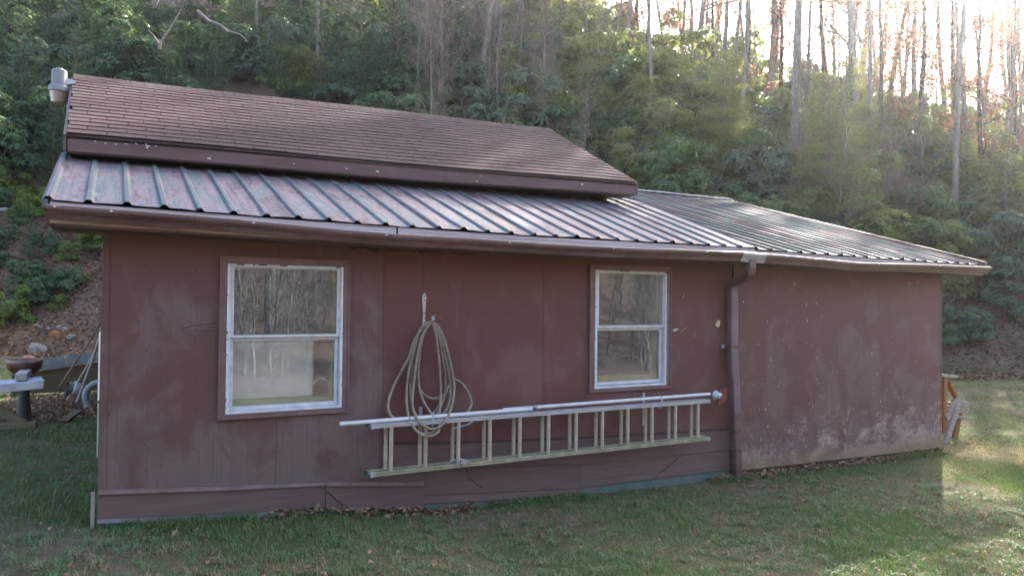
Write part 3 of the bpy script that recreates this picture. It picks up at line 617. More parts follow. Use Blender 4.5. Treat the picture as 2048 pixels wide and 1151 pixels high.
# wall nail heads
m = MB()
for X in (.06, .3, .62, 2.0, 2.42, 2.46, 3.64, 3.68, 4.1, 5.3, 6.0):
    for k in range(6):
        z = .5+k*.27+random.uniform(-.05, .05); xx = X+random.uniform(-.01, .01)
        if (h1[0]-.06 < xx < h1[1]+.06 and .7 < z < 2) or (h2[0]-.06 < xx < h2[1]+.06 and .7 < z < 2): continue
        m.box(xx-.0035, xx+.0035, -.002, -.0002, z-.0035, z+.0035)
sub(m, 'nail_heads', M['black'])['kind'] = 'stuff'
m = MB()   # straw and seed fluff stuck on the right wall
for k in range(75):
    X = random.uniform(6.2, 9.8); z = random.gauss(.75, .5)
    if not -.1 < z < 1.9: continue
    a = random.uniform(-.9, .9)+1.57*(random.random() < .6); l_ = random.uniform(.005, .018); d = Vector((math.cos(a), 0, math.sin(a))); m.bar(Vector((X, -.0145, z))-d*l_, Vector((X, -.0145, z))+d*l_, .002, .0028, (0, 1, 0))
for (X, z, a, l_) in ((5.40, 1.325, .5, .05), (5.55, 1.27, 1.7, .03), (5.4, 1.69, 1.1, .03), (5.52, 1.09, 0, .008)):
    d = Vector((math.cos(a), 0, math.sin(a))); m.bar(Vector((X, -.0035, z))-d*l_, Vector((X, -.0035, z))+d*l_, .003, .004, (0, 1, 0))
sub(m, 'straw_flecks', M['paper'])['kind'] = 'stuff'
o = MB().slab([(5.845, 1.37), (5.87, 1.345), (5.905, 1.36), (5.915, 1.415), (5.885, 1.43), (5.865, 1.405)], -.012, -.001).build('paper_scrap', M['paper']); tag(o, 'torn cream paper scrap stapled to wall left of the downspout', 'paper scrap')
o = MB().slab([(5.235, 1.32), (5.27, 1.305), (5.33, 1.335), (5.28, 1.345)], -.010, -.001).build('tape_scrap', M['galv']); tag(o, 'small silvery tape scrap just right of the narrow window', 'tape scrap')
# ------------------------------------------------------------------ inside seen through window
cab = empty('cabinet', 'white enamel cabinet seen through the lower pane of the left window', 'cabinet', (1.2, .36, 0))
o = MB().box(-.55, .355, -.15, .35, .0, 1.262).build('body', M['cabinet'], cab, bevel=.01); o = MB().box(-.53, .34, -.158, -.152, .78, 1.225).build('door', M['cabinet'], cab, bevel=.006)
o = MB().tube([(1.63+.09*math.cos(a), .26, .82+.12*math.sin(a)) for a in [math.radians(k) for k in range(0, 150, 12)]], .012, 6).build('hose_loop', M['pvc']); tag(o, 'pale curved hose end beside the cabinet inside the left window', 'hose')
# ------------------------------------------------------------------ security light
lp = empty('security_light', 'grey dusk-to-dawn light with ribbed plastic lens at the left roof peak', 'light', (-.437, 2.7, 3.57))
MB().lathe([(.0005, .345), (.03, .345), (.034, .33), (.062, .325), (.07, .315), (.07, .17), (.0005, .17)], (0, 0, 0), 20).build('housing', M['lampgrey'], lp)
MB().lathe([(.055, .175), (.088, .165), (.095, .14), (.098, .115), (.102, .11), (.1, .102), (.088, .1)], (0, 0, 0), 24).build('collar', M['lampgrey'], lp)
pr = []
for k in range(7): z = .1-k*.0165; r = .088-.003*k; pr += [(r, z), (r-.003, z-.006), (r-.001, z-.012)]
pr += [(.066, -.004), (.055, -.012), (.0005, -.014)]
MB().lathe(pr, (0, 0, 0), 28).build('lens', M['lens'], lp, smooth=True)
MB().add([(.055, -.02, .255), (.055, .02, .255), (.14, .015, .235), (.14, -.015, .235), (.055, -.02, .18), (.055, .02, .18), (.14, .015, .21), (.14, -.015, .21)], [(0, 1, 2, 3), (7, 6, 5, 4), (0, 4, 5, 1), (1, 5, 6, 2), (2, 6, 7, 3), (3, 7, 4, 0)]).build('bracket', M['galv'], lp)
# ------------------------------------------------------------------ ladder
lad = empty('extension_ladder', 'long aluminium extension ladder hung sideways under the windows', 'ladder', (1.9, -.2, .2))
def lb(mb, name, mat, parent=None, **kw):
    o = mb.build(name, mat, parent or lad, **kw)
    if parent is None: o.location = -Vector(lad.location)
    return o
for (y, x0, x1, rx, topmat) in ((-.245, 1.925, 5.53, 2.083, M['alu']), (-.165, 1.905, 5.56, 2.064, M['alu'])):
    for zz, mt in ((.193 if y < -.2 else .197, M['rail_low']), (.580, topmat)):
        m = MB(); m.box(x0, x1, y-.014, y+.022, zz+.026, zz+.030); m.box(x0, x1, y-.014, y+.022, zz, zz+.004); m.box(x0, x1, y-.003, y+.003, zz+.0042, zz+.0258)
        m.box(x0, x1, y-.0142, y-.0105, zz+.0225, zz+.0258); m.box(x0, x1, y-.0142, y-.0105, zz+.0042, zz+.008)
        lb(m, 'rail', mt)
    for k in range(12):
        X = rx+.3003*k; lb(MB().tube([(X, y+.006, .2225), (X, y+.006, .5805)], .0165, 10), 'rung', M['rung'], smooth=False)
    for X in (x0, x1):
        for zz in (.19, .577): lb(MB().box(X-.012, X+.006, y-.016, y+.024, zz-.001, zz+.036), 'end_cap', M['darkmetal'] if y > -.2 else M['alu'])
lb(MB().box(2.66, 2.76, -.21, -.18, .22, .245), 'rung_lock', M['galv']); lb(MB().box(2.69, 2.74, -.29, -.26, .225, .26), 'rung_lock', M['galv']); lb(MB().tube([(2.62, -.2, .24), (2.7, -.22, .262), (2.78, -.25, .235)], .007, 6), 'rung_lock', M['galv'])
lb(MB().tube([(2.62, -.24, .52), (2.76, -.27, .555), (2.8, -.27, .575)], .005, 6), 'rope_hook', M['galv'])
for X, lab in ((2.43, 'steel hanger bracket carrying the ladder behind the hose coil'), (4.87, 'steel hanger bracket carrying the ladder below the narrow window')):
    b = empty('ladder_bracket', lab, 'bracket', (X, 0, .6), group='brackets holding the ladder')
    MB().box(-.015, .015, -.006, -.0008, -.25, .09).build('plate', M['galv'], b); MB().tube([(0, -.008, -.031), (0, -.275, -.031), (0, -.285, .0), (0, -.285, .085)], .006, 8).build('arm', M['galv'], b)
o = MB().tube([(1.665, -.215, .628), (3.42, -.215, .640)], .017, 12).build('plastic_pipe', M['pvc']); tag(o, 'white plastic pipe lying on the ladder, sticking out past its left end', 'pipe')
o = MB().tube([(3.46, -.235, .655), (5.56, -.225, .664)], .016, 12).build('plastic_pipe', M['pvc']); tag(o, 'white plastic pipe lying on the right half of the ladder', 'pipe')
o = MB().tube([(3.15, -.165, .645), (5.0, -.165, .655)], .013, 10).build('thin_pole', M['alu']); tag(o, 'thin grey pole resting on the rear rail of the ladder', 'pole')
def rag(cx, cy, cz, rx, rz, n=10, sd=1):
    rr = random.Random(sd); m = MB(); bm = bmesh.new(); bmesh.ops.create_icosphere(bm, subdivisions=2, radius=1)
    vs = [(cx+v.co.x*rx*(1+rr.uniform(-.25, .2)), cy+v.co.y*.03*(1+rr.uniform(-.3, .3)), cz+v.co.z*rz*(1+rr.uniform(-.25, .25))) for v in bm.verts]
    m.add(vs, [tuple(v.index for v in f.verts) for f in bm.faces]); bm.free(); return m
o = rag(5.66, -.22, .645, .065, .045, sd=3).build('plastic_wrap', M['bluerag']); tag(o, 'crumpled pale blue plastic tied round the right ladder end', 'plastic wrap')
m = MB(); m.hexa([(5.70, -.20, .53), (5.86, -.16, .56), (5.86, -.14, .56), (5.70, -.18, .53), (5.73, -.20, .70), (5.88, -.16, .71), (5.88, -.14, .71), (5.73, -.18, .70)])
o = m.build('red_flag', M['red'], bevel=.004); tag(o, 'faded red warning flag on the right end of the ladder', 'flag')
# ------------------------------------------------------------------ hose and hook
hk = empty('hose_hook', 'rusty steel hook in the wall holding the coiled hose', 'hook', (2.537, 0, 1.40))
MB().tube([(0, 0, .03), (0, -.10, .03), (0, -.145, .01), (0, -.155, .05), (0, -.152, .075)], .007, 8).build('hook_arm', M['rust'], hk); MB().box(-.014, .014, -.004, -.0005, .0, .075).build('plate', M['galv'], hk)
o = MB().slab([(2.436, 1.40), (2.462, 1.40), (2.460, 1.50), (2.468, 1.62), (2.468, 1.66), (2.45, 1.675), (2.434, 1.66), (2.432, 1.62), (2.440, 1.50)], -.007, -.001).build('wall_strap', M['galv']); tag(o, 'galvanised metal strap screwed upright on the wall above the hose', 'strap')
m = MB()
for z in (1.65, 1.61, 1.50, 1.455): m.lathe([(.0004, .0), (.0045, .0)], (0, 0, 0), 6) if False else m.box(2.446, 2.455, -.0082, -.0071, z-.005, z+.005)
so_ = m.build('screw_holes', M['black'], o); so_['kind'] = 'stuff'
hose = empty('garden_hose', 'long beige-grey garden hose coiled over a wall hook', 'hose', (2.53, -.13, 1.4))
def hose_strand(pts, y0, y1, name='coil'):
    P = []
    for i, (cx_, cy_) in enumerate(pts):
        xx, yy = 740+cx_/3.385, 560+cy_/3.385; t = max(0, min(1, (cy_-290)/450)); Y = -.13+(y0+.13)*t+(y1-y0)*max(0, (cy_-740)/315)
        P.append(atY(xx, yy, Y))
    out = []; n = len(P)
    for i in range(n-1):
        p0, p1, p2, p3 = P[max(i-1, 0)], P[i], P[i+1], P[min(i+2, n-1)]
        for k in range(6):
            t = k/6; out.append(.5*((2*p1)+(-p0+p2)*t+(2*p0-5*p1+4*p2-p3)*t*t+(-p0+3*p1-3*p2+p3)*t**3))
    out.append(P[-1]); o = MB().tube([p-Vector(hose.location) for p in out], .0115, 8).build(name, M['hose'], hose, smooth=True)
hose_strand([(412, 283), (385, 290), (340, 340), (290, 430), (268, 510), (205, 630), (145, 750), (122, 850), (140, 910), (185, 948)], -.06, -.30)
hose_strand([(412, 283), (380, 290), (335, 340), (308, 430), (285, 520), (262, 620), (250, 720), (248, 820), (262, 920), (300, 1000), (345, 1042), (400, 1056), (445, 1038), (467, 1010), (471, 900), (479, 760), (475, 640), (463, 500), (448, 380), (428, 300)], -.08, -.31)
hose_strand([(412, 283), (355, 370), (327, 480), (308, 600), (294, 720), (287, 820), (297, 890), (330, 955), (380, 995), (430, 1006), (480, 985), (520, 935), (550, 860), (567, 780), (570, 700), (552, 600), (525, 480), (490, 370), (455, 305), (425, 285)], -.10, -.33)
hose_strand([(412, 284), (365, 360), (338, 480), (326, 600), (332, 720), (352, 795), (392, 870), (440, 922), (500, 900), (538, 820), (545, 720), (532, 620), (508, 500), (482, 390), (450, 320), (424, 286)], -.07, -.28)
hose_strand([(412, 285), (350, 320), (300, 420), (272, 500), (282, 600), (272, 720), (285, 850), (320, 922), (375, 957), (430, 945), (480, 850), (508, 750), (510, 640), (495, 540), (476, 420), (440, 310), (420, 288)], -.05, -.30)
hose_strand([(330, 480), (316, 560), (318, 680), (345, 750), (380, 785), (430, 800), (490, 780), (525, 725), (545, 680), (575, 672), (625, 702), (668, 765), (687, 830), (664, 885), (612, 930)], -.04, -.27)
hose_strand([(300, 1010), (350, 1035), (400, 1035), (450, 1010), (500, 960)], -.09, -.29)
hose_strand([(410, 920), (455, 870), (500, 790), (540, 700)], -.06, -.22, 'coil')
MB().tube([(0, 0, 0), (0, 0, -.05)], .008, 8).build('coupling', M['rust'], hose).location = (.055, .02, -.17)
# ------------------------------------------------------------------ left yard clutter
gl = lambda x, y: float(terr(x, y))
tb = empty('workbench', 'timber sawhorse bench topped with bright sheet metal behind left corner', 'workbench', (-1.1, 4.65, 0))
MB().hexa([(-.9, -.12, .40), (.46, -.12, .50), (.40, .25, .50), (-.9, .25, .40), (-.9, -.12, .515), (.47, -.12, .605), (.41, .25, .615), (-.9, .25, .52)]).build('metal_top', M['bright'], tb, bevel=.006)
MB().bar((-.3, .05, .48), (.26, .05, .06), .05, .10, (0, 0, 1)).build('leg', M['mosswood'], tb, bevel=.004); MB().bar((-.9, .2, .06), (-.5, .2, .48), .05, .10, (0, 0, 1)).build('leg', M['darkwood'], tb, bevel=.004)
MB().box(-.9, .38, -.02, .09, .0, .085).build('foot_beam', M['mosswood'], tb, bevel=.004)
o = MB().box(.17, .29, -.14, .9, .0, .085).build('metal_channel', M['galv'], None, bevel=.004); o.location = (-1.1, 4.68, .605); tag(o, 'grey metal channel lying across the workbench top', 'channel')
bw = empty('clay_bowl', 'wide brown glazed bowl on a short foot standing by the workbench', 'bowl', (-.90, 5.3, .60))
MB().lathe([(.0005, .06), (.10, .065), (.165, .13), (.185, .20), (.195, .205), (.2, .185), (.2, .15), (.19, .09), (.13, .03), (.08, .0), (.0005, .0)], (0, 0, 0), 28).build('dish', M['glaze'], bw, smooth=True)
MB().lathe([(.185, .2), (.2, .205), (.207, .19), (.2, .165)], (0, 0, 0), 28).build('rim', M['rim'], bw, smooth=True); MB().lathe([(.0005, .0), (.08, .0), (.06, -.25), (.09, -.56), (.11, -.6), (.0005, -.6)], (0, 0, 0), 16).build('pedestal', M['darkmetal'], bw)
m = MB(); n = 26; v = []; f = []
for i in range(n+1):
    t = i/n; X = -1.35+1.45*t; h = .018*(1 if (i % 4) < 2 else 0); v += [(X, 8.5-h, .31+.24*t), (X, 8.62-h, .53+.16*t), (X, 8.66-h, .52+.16*t), (X, 8.54-h, .30+.24*t)]
for i in range(n):
    for k in range(4): a, b = 4*i, 4*i+4; f.append((a+k, b+k, b+(k+1) % 4, a+(k+1) % 4))
f += [(0, 1, 2, 3), (4*n+3, 4*n+2, 4*n+1, 4*n)]
sh = empty('raised_bed', 'dark plank trough with ribbed sheet side behind the workbench', 'planter', (0, 0, 0)); m.add(v, f).build('ribbed_sheet', M['darkmetal'], sh); MB().hexa([(-1.35, 8.56, 0), (.1, 8.56, 0), (.1, 8.66, 0), (-1.35, 8.66, 0), (-1.35, 8.56, .30), (.1, 8.56, .53), (.1, 8.66, .53), (-1.35, 8.66, .30)]).build('side_board', M['darkwood'], sh)
for (a, b, r, lab, mt) in (((-.60, 7.0, .26), (-.03, 7.0, 1.32), .014, 'long pale tool handle leaning on the shed end wall, leftmost of three', M['twig']), ((-.50, 6.9, .06), (-.05, 6.95, 1.0), .012, 'thin pale tool handle leaning between two others at the shed end', M['rung']), ((-.36, 6.7, .05), (-.03, 6.8, 1.20), .022, 'thick grey tool handle leaning nearest the shed end wall', M['greywood'])):
    t_ = empty('garden_tool', lab, 'garden tool', a, group='tools leaning on the shed end wall'); d = Vector(b)-Vector(a); MB().tube([(0, 0, 0), d*.5+Vector((.01, 0, -.01)), d], r, 8).build('handle', mt, t_)
    e = d.normalized(); MB().bar(d*.96, d*1.02+Vector((0, 0, .06)), .09, .02, (0, 1, 0)).build('head', M['rust'] if r > .013 else M['darkmetal'], t_)
bk = empty('bucket', 'white plastic bucket lying on its side by the leaning tools', 'bucket', (-.36, 7.0, .24)); v = MB().lathe([(.0005, .0), (.085, .0), (.105, .23), (.112, .235), (.105, .21), (.08, .02), (.0005, .02)], (0, 0, 0), 20).build('pail', M['pvc'], bk, smooth=True); v.rotation_euler = (0, math.radians(-72), .2); v.location = (.15, 0, -.08)
v = MB().lathe([(.105, .0), (.112, .01), (.105, .06), (.1, .0)], (0, 0, 0), 20).build('rim', M['darkmetal'], bk); v.rotation_euler = (0, math.radians(-72), .2); v.location = (-.09, -.02, -.03)
dp = empty('drain_pipe', 'grey plastic drain elbow lying on the grass against the shed corner', 'drain pipe', (-.12, 6.4, .13)); MB().tube([(.07+.20*math.cos(math.radians(a)), .02, .03+.20*math.sin(math.radians(a))) for a in range(70, 221, 10)], .045, 12).build('elbow', M['greyplastic'], dp, smooth=True); MB().lathe([(.055, -.02), (.055, .03), (.04, .03), (.04, -.02)], (-.09, .02, -.10), 14).build('collar', M['greyplastic'], dp)
z0 = gl(-.38, 5.3); o = MB().bar((-.46, 4.95, z0+.035), (-.30, 5.75, z0+.06), .11, .03).build('loose_board', M['darkwood'], bevel=.003); tag(o, 'short dark board lying in the grass left of the shed', 'board')
o = MB().box(-.042, -.018, .03, .06, -.04, .225).build('stake', M['rung']); tag(o, 'short pale wooden stake in the grass at the front left shed corner', 'stake')
def rock(name, px_, lab, s, mat, cat='stone', sd=0, grp=None):
    p = on_terrain(*px_)
    if p is None: return
    rr = random.Random(sd); bm = bmesh.new(); bmesh.ops.create_icosphere(bm, subdivisions=2, radius=1); k = [rr.uniform(.75, 1.2) for _ in bm.verts]
    vs = [(v.co.x*s[0]*k[i], v.co.y*s[1]*k[i], v.co.z*s[2]*k[i]+s[2]*.4) for i, v in enumerate(bm.verts)]; o = MB().add(vs, [tuple(q.index for q in f.verts) for f in bm.faces]).build(name, mat, bevel=0); bm.free()
    o.location = (p.x, p.y, p.z); tag(o, lab, cat, grp)
rock('stone', (72, 706), 'largest grey stone on the dirt path behind the bowl', (.24, .2, .2), M['stone'], sd=1)
rock('stone', (55, 722), 'tan stone just behind the glazed bowl', (.17, .15, .11), M['stone_o'], sd=2)
rock('stone', (115, 672), 'orange clay lump in the stone pile on the bank', (.22, .16, .12), M['stone_o'], sd=3)
for i, (x, y, s) in enumerate(((98, 660, .13), (120, 655, .12), (130, 660, .14), (74, 652, .12), (84, 655, .1), (145, 676, .16), (10, 422, .2), (92, 600, .05), (60, 640, .07))):
    rock('stone', (x, y), 'small pale stone scattered on the left dirt bank', (s, s*.8, s*.5), M['stone'], sd=10+i, grp='stones on the left bank')
# ------------------------------------------------------------------ bench at right corner
bn = empty('wooden_bench', 'weathered wooden slatted bench standing against the right end of the shed', 'bench', (10.7, .5, -.38))
def bb(a, b, w_, t_, name, mt, up=(0, 0, 1)): MB().bar(Vector(a)-Vector(bn.location), Vector(b)-Vector(bn.location), w_, t_, up).build(name, mt, bn, bevel=.004)
bb((10.62, .46, .60), (11.10, .50, .555), .14, .045, 'top_rail', M['greywood'])
bb((10.72, .42, -.24), (10.745, .42, .565), .085, .05, 'post', M['wood'], (0, 1, 0)); bb((11.18, .56, -.46), (11.33, .56, .05), .10, .08, 'leg', M['wood'], (0, 1, 0))
bb((10.80, .55, .49), (11.08, .55, .47), .05, .10, 'back_slat', M['wood']); bb((10.98, .50, .45), (11.20, .50, .20), .05, .07, 'arm_brace', M['wood'], (0, 1, 0))
bb((10.72, .40, -.03), (11.09, .41, .22), .10, .06, 'seat_slat', M['greywood'], (0, 1, 0)); bb((10.62, .37, -.46), (11.00, .38, .15), .11, .05, 'brace_board', M['greywood'], (0, 1, 0))
bb((11.10, .50, .17), (11.41, .50, .12), .09, .075, 'seat_rail', M['greywood']); bb((11.08, .53, .07), (11.47, .53, .02), .09, .085, 'seat_rail', M['greywood']); bb((11.1, .50, -.04), (11.43, .50, -.09), .09, .045, 'seat_rail', M['greywood'])
bb((10.72, .6, .18), (11.1, .6, .16), .30, .03, 'seat_board', M['wood']); bb((10.72, .6, .0), (11.1, .6, .02), .20, .03, 'stretcher', M['wood'])
bb((10.62, .9, -.4), (10.64, .9, .56), .08, .05, 'post', M['wood'], (0, 1, 0)); bb((11.12, 1.4, -.4), (11.2, 1.4, .15), .08, .05, 'leg', M['wood'], (0, 1, 0))
bb((10.7, .6, .56), (10.72, 1.7, .56), .14, .04, 'top_rail', M['greywood']); bb((11.15, .6, .14), (11.15, 1.7, .14), .12, .04, 'seat_slat', M['greywood'])
# ------------------------------------------------------------------ vegetation prototypes
def unit(a): return a/np.maximum(np.linalg.norm(a, axis=-1, keepdims=True), 1e-9)
def leaf_cards(P, D, U, L, Wd, fold=.25, droop=.2):
    """P base points, D direction, U up; each leaf = 4 verts 2 tris, folded along its midrib"""
    D = unit(D); Sx = unit(np.cross(D, U)); N = unit(np.cross(Sx, D)); L = L[:, None]; Wd = Wd[:, None]
    mid = P+D*L*.5; tip = P+D*L-N*L*droop; a = mid+Sx*Wd/2+N*Wd*fold; b = mid-Sx*Wd/2+N*Wd*fold
    V = np.stack([P, a, tip, b], 1).reshape(-1, 3); n = len(P); i = np.arange(n)[:, None]*4
    Fc = np.concatenate([np.stack([i[:, 0], i[:, 0]+1, i[:, 0]+2], 1), np.stack([i[:, 0], i[:, 0]+2, i[:, 0]+3], 1)]); return V, Fc
def join(parts):
    V = []; Fc = []; k = 0
    for v, f in parts: V.append(v); Fc.append(f+k); k += len(v)
    return np.concatenate(V), np.concatenate(Fc)
def whorls(Cn, A, nl, L, Wd, r, lift=.25, droop=.3):
    n = len(Cn); Cn = np.repeat(Cn, nl, 0); A = unit(np.repeat(A, nl, 0)); ref = unit(np.cross(A, r.normal(size=A.shape)))
    ph = np.tile(np.arange(nl), n)/nl*2*np.pi+r.uniform(0, .5, n*nl); B = np.cross(A, ref)
    R_ = ref*np.cos(ph)[:, None]+B*np.sin(ph)[:, None]
    # reference must be shared inside a whorl
    D = R_+A*lift+np.array([0, 0, -.25]); return leaf_cards(Cn, D, A, L*r.uniform(.75, 1.2, n*nl), Wd*r.uniform(.8, 1.2, n*nl), .18, droop)
def rhodo_proto(seed, R=1.5, H=2.6, nl=20, per=46, L=.17, Wd=.052):
    r = np.random.default_rng(seed); lob = []
    for k in range(nl):
        a = r.uniform(0, 2*np.pi); rr = R*math.sqrt(r.uniform(0, 1))*.8; zz = H*(r.uniform(.10, .86) if k > 6 else r.uniform(.08, .3))*(1-.25*(rr/R)**2); lob.append((rr*math.cos(a), rr*math.sin(a), zz, r.uniform(.34, .62)))
    Cn = []; A = []
    for (x, y, z, q) in lob:
        d = unit(r.normal(size=(per, 3))+np.array([0, 0, .55])); d[:, 2] = np.where(d[:, 2] < -.35, -d[:, 2], d[:, 2]); Cn.append(np.array([x, y, z])+d*q*r.uniform(.72, 1.1, (per, 1))*np.array([1, 1, .8])); A.append(d+np.array([0, 0, .5]))
    Cn = np.concatenate(Cn); A = np.concatenate(A); V, Fc = whorls(Cn, A, 8, L, Wd, r)
    mb = MB()
    for (x, y, z, q) in lob[::2]:
        b = Vector((r.uniform(-.25, .25), r.uniform(-.25, .25), -.2)); m_ = b.lerp(Vector((x, y, z)), .5)+Vector((r.uniform(-.2, .2), r.uniform(-.2, .2), .1)); mb.tube([b, m_, (x, y, z)], [.035, .025, .012], 5, False)
        for _ in range(3):
            d = Vector(unit(r.normal(size=3)+np.array([0, 0, .3]))); mb.tube([(x, y, z-.1), Vector((x, y, z))+d*q], [.01, .004], 3, False)
    return V, Fc, mb
def needle_proto(seed, H=5.5, kind='pine'):
    r = np.random.default_rng(seed); mb = MB(); mb.tube([(0, 0, -.3), (r.uniform(-.1, .1), 0, H*.5), (0, 0, H)], [.02*H/2.2, .013*H/2.2, .006], 6, False); P = []; D = []; LL = []
    z = .5 if kind == 'pine' else .3
    while z < H*.99:
        nb = int(r.integers(5, 8)); top = 1-z/H
        for b in range(nb):
            a = r.uniform(0, 2*np.pi); ln = (1.35 if kind == 'pine' else 1.9)*(top**.65)*r.uniform(.7, 1.1)+.12; up = (.35 if kind == 'pine' else .02)+.3*(1-top)
            d = np.array([math.cos(a), math.sin(a), up]); n = max(3, int(ln/.11)); s0 = np.array([0, 0, z]); pts = [s0]
            for k in range(1, n+1):
                t = k/n; p = s0+d*ln*t+np.array([0, 0, (.12 if kind == 'pine' else -.30)*ln*t*t]); pts.append(p)
            mb.tube([pts[0], pts[len(pts)//2], pts[-1]], [.014, .008, .003], 3, False)
            side = np.cross(d, [0, 0, 1]); side = side/np.linalg.norm(side)
            for k in range(1, n+1):
                t = k/n
                for sg in (-1, 1):
                    sl_ = ln*.42*(1-t*.75)*r.uniform(.5, 1.1); m_ = max(1, int(sl_/.12))
                    for j in range(1, m_+1): P.append(pts[k]+(side*sg+unit(d)*.6)*sl_*j/m_+np.array([0, 0, r.uniform(-.05, .06)])); D.append(side*sg*.7+unit(d)+np.array([0, 0, .35 if kind == 'pine' else -.15]))
                P.append(pts[k]); D.append(unit(d))
        z += r.uniform(.28, .42) if kind == 'pine' else r.uniform(.2, .3)
    P = np.array(P); D = unit(np.array(D)); 
    if kind == 'pine':
        k = 11; P = np.repeat(P, k, 0); D = np.repeat(D, k, 0); D = unit(D+r.normal(size=D.shape)*.55); L = r.uniform(.09, .16, len(P)); Wn = .008
    else:
        k = 5; P = np.repeat(P, k, 0)+r.normal(size=(len(P)*k, 3))*.05; D = np.repeat(D, k, 0); D = unit(D+r.normal(size=D.shape)*np.array([.8, .8, .25])); L = r.uniform(.05, .12, len(P)); Wn = .022
    Sx = unit(np.cross(D, r.normal(size=D.shape))); V = np.stack([P-Sx*Wn/2, P+Sx*Wn/2, P+D*L[:, None]], 1).reshape(-1, 3); Fc = np.arange(len(V)).reshape(-1, 3)
    return V, Fc, mb
def bare_proto(seed, H=16., r0_=.17, low=.35, nbr=16, leaves=0, spread=.5, leafL=.12):
    r = random.Random(seed); tr = MB(); br = MB(); tips = []
    lean = [Vector((0, 0, 0))]
    n = 9
    for k in range(1, n+1): lean.append(Vector((lean[-1].x+r.uniform(-.12, .12), lean[-1].y+r.uniform(-.12, .12), H*k/n)))
    lean[0].z = -.4; tr.tube(lean, [r0_*(1-.82*(k/n)**1.1)*(1.35 if k == 0 else 1) for k in range(n+1)], 8, False)
    def grow(p, d, ln, rad, lev):
        pts = [p]; q = p.copy(); dd = d.copy(); m_ = 4
        for k in range(m_):
            dd = (dd+Vector((r.uniform(-.25, .25), r.uniform(-.25, .25), r.uniform(-.08, .22)))).normalized(); q = q+dd*ln/m_; pts.append(q.copy())
        br.tube(pts, [rad*(1-.75*k/m_) for k in range(m_+1)], 5 if lev == 0 else 3, False); tips.extend(pts[2:])
        if lev < 3:
            for _ in range(4 if lev < 2 else 3):
                i = r.randint(1, m_); b = pts[i]; nd = (dd*.5+Vector((r.uniform(-1, 1), r.uniform(-1, 1), r.uniform(-.2, .8)))).normalized(); grow(b, nd, ln*r.uniform(.38, .62), max(rad*.45, .006), lev+1)
    for b in range(nbr):
        t = low+(1-low)*(b+r.random())/nbr; z = H*t; i = min(int(t*n), n-1); f = t*n-i; p = lean[i].lerp(lean[i+1], f); a = r.uniform(0, 6.28)
        grow(p, Vector((math.cos(a), math.sin(a), spread)).normalized(), H*.2*(1.15-t*.7)*r.uniform(.6, 1.2), r0_*.34*(1.05-t), 0)
    lv = None
    if leaves:
        rr = np.random.default_rng(seed); T = np.array([tuple(t) for t in tips]); P = T[rr.integers(0, len(T), leaves)]+rr.normal(size=(leaves, 3))*.14
        lv = leaf_cards(P, rr.normal(size=P.shape)+np.array([0, 0, -.4]), rr.normal(size=P.shape)+np.array([0, 0, 1]), rr.uniform(.6, 1.2, leaves)*leafL, rr.uniform(.6, 1.1, leaves)*leafL*.7)
    return tr, br, lv
def mesh_of(mb, name, mat, smooth=False):
    me = bpy.data.meshes.new(name); me.from_pydata([tuple(v) for v in mb.v], [], mb.f); me.materials.append(mat)
    if smooth: me.polygons.foreach_set('use_smooth', [True]*len(me.polygons))
    me.update(); return me
RH = []
for sd_ in range(5):
    V, Fc, mb = rhodo_proto(sd_); st = mesh_of(mb, 'stems', M['bark_d'])
    RH.append({k: (np_mesh('foliage', V, Fc, M[k]), st) for k in ('rhodo', 'rhodo_b', 'rhodo_y')})
M['laurel'] = leaf_mat('sunlit_laurel_leaf', (.08, .13, .035), (.17, .22, .07), .28, .65, .5, (.55, .6, .16))
LA = []
for sd_ in range(3): V, Fc, mb = rhodo_proto(70+sd_, R=1.25, H=3.6, nl=24, per=58, L=.115, Wd=.05); LA.append((np_mesh('foliage', V, Fc, M['laurel']), mesh_of(mb, 'stems', M['twig'])))
PN = []
for sd_ in range(2): V, Fc, mb = needle_proto(20+sd_, 5.5, 'pine'); PN.append((np_mesh('foliage', V, Fc, M['pine']), mesh_of(mb, 'trunk', M['bark_d'])))
HM = []
for sd_ in range(2): V, Fc, mb = needle_proto(30+sd_, 7.0, 'hemlock'); HM.append((np_mesh('foliage', V, Fc, M['hemlock']), mesh_of(mb, 'trunk', M['twig'])))
BT = []
for sd_ in range(4): tr, br, _ = bare_proto(40+sd_, low=.2+.06*sd_, nbr=24); BT.append((mesh_of(tr, 'trunk', M['bark'], True), mesh_of(br, 'crown', M['twig'])))
OK_ = []
for sd_ in range(2):
    tr, br, lv = bare_proto(60+sd_, H=12, r0_=.13, low=.25, nbr=14, leaves=3000, spread=.25, leafL=.12); OK_.append((mesh_of(tr, 'trunk', M['bark_d'], True), mesh_of(br, 'limbs', M['bark_d']), np_mesh('crown', lv[0], lv[1], M['oakleaf'])))
def plant(name, label, cat, loc, parts, rot=0., sc=(1, 1, 1), group=None, tilt=(0, 0)):
    e = empty(name, label, cat, loc, group); e.rotation_euler = (tilt[0], tilt[1], rot); e.scale = sc
    for nm, me in parts: link(bpy.data.objects.new(nm, me), e)
    return e
def gp(x, y): return (x, y, float(terr(x, y))-.03)
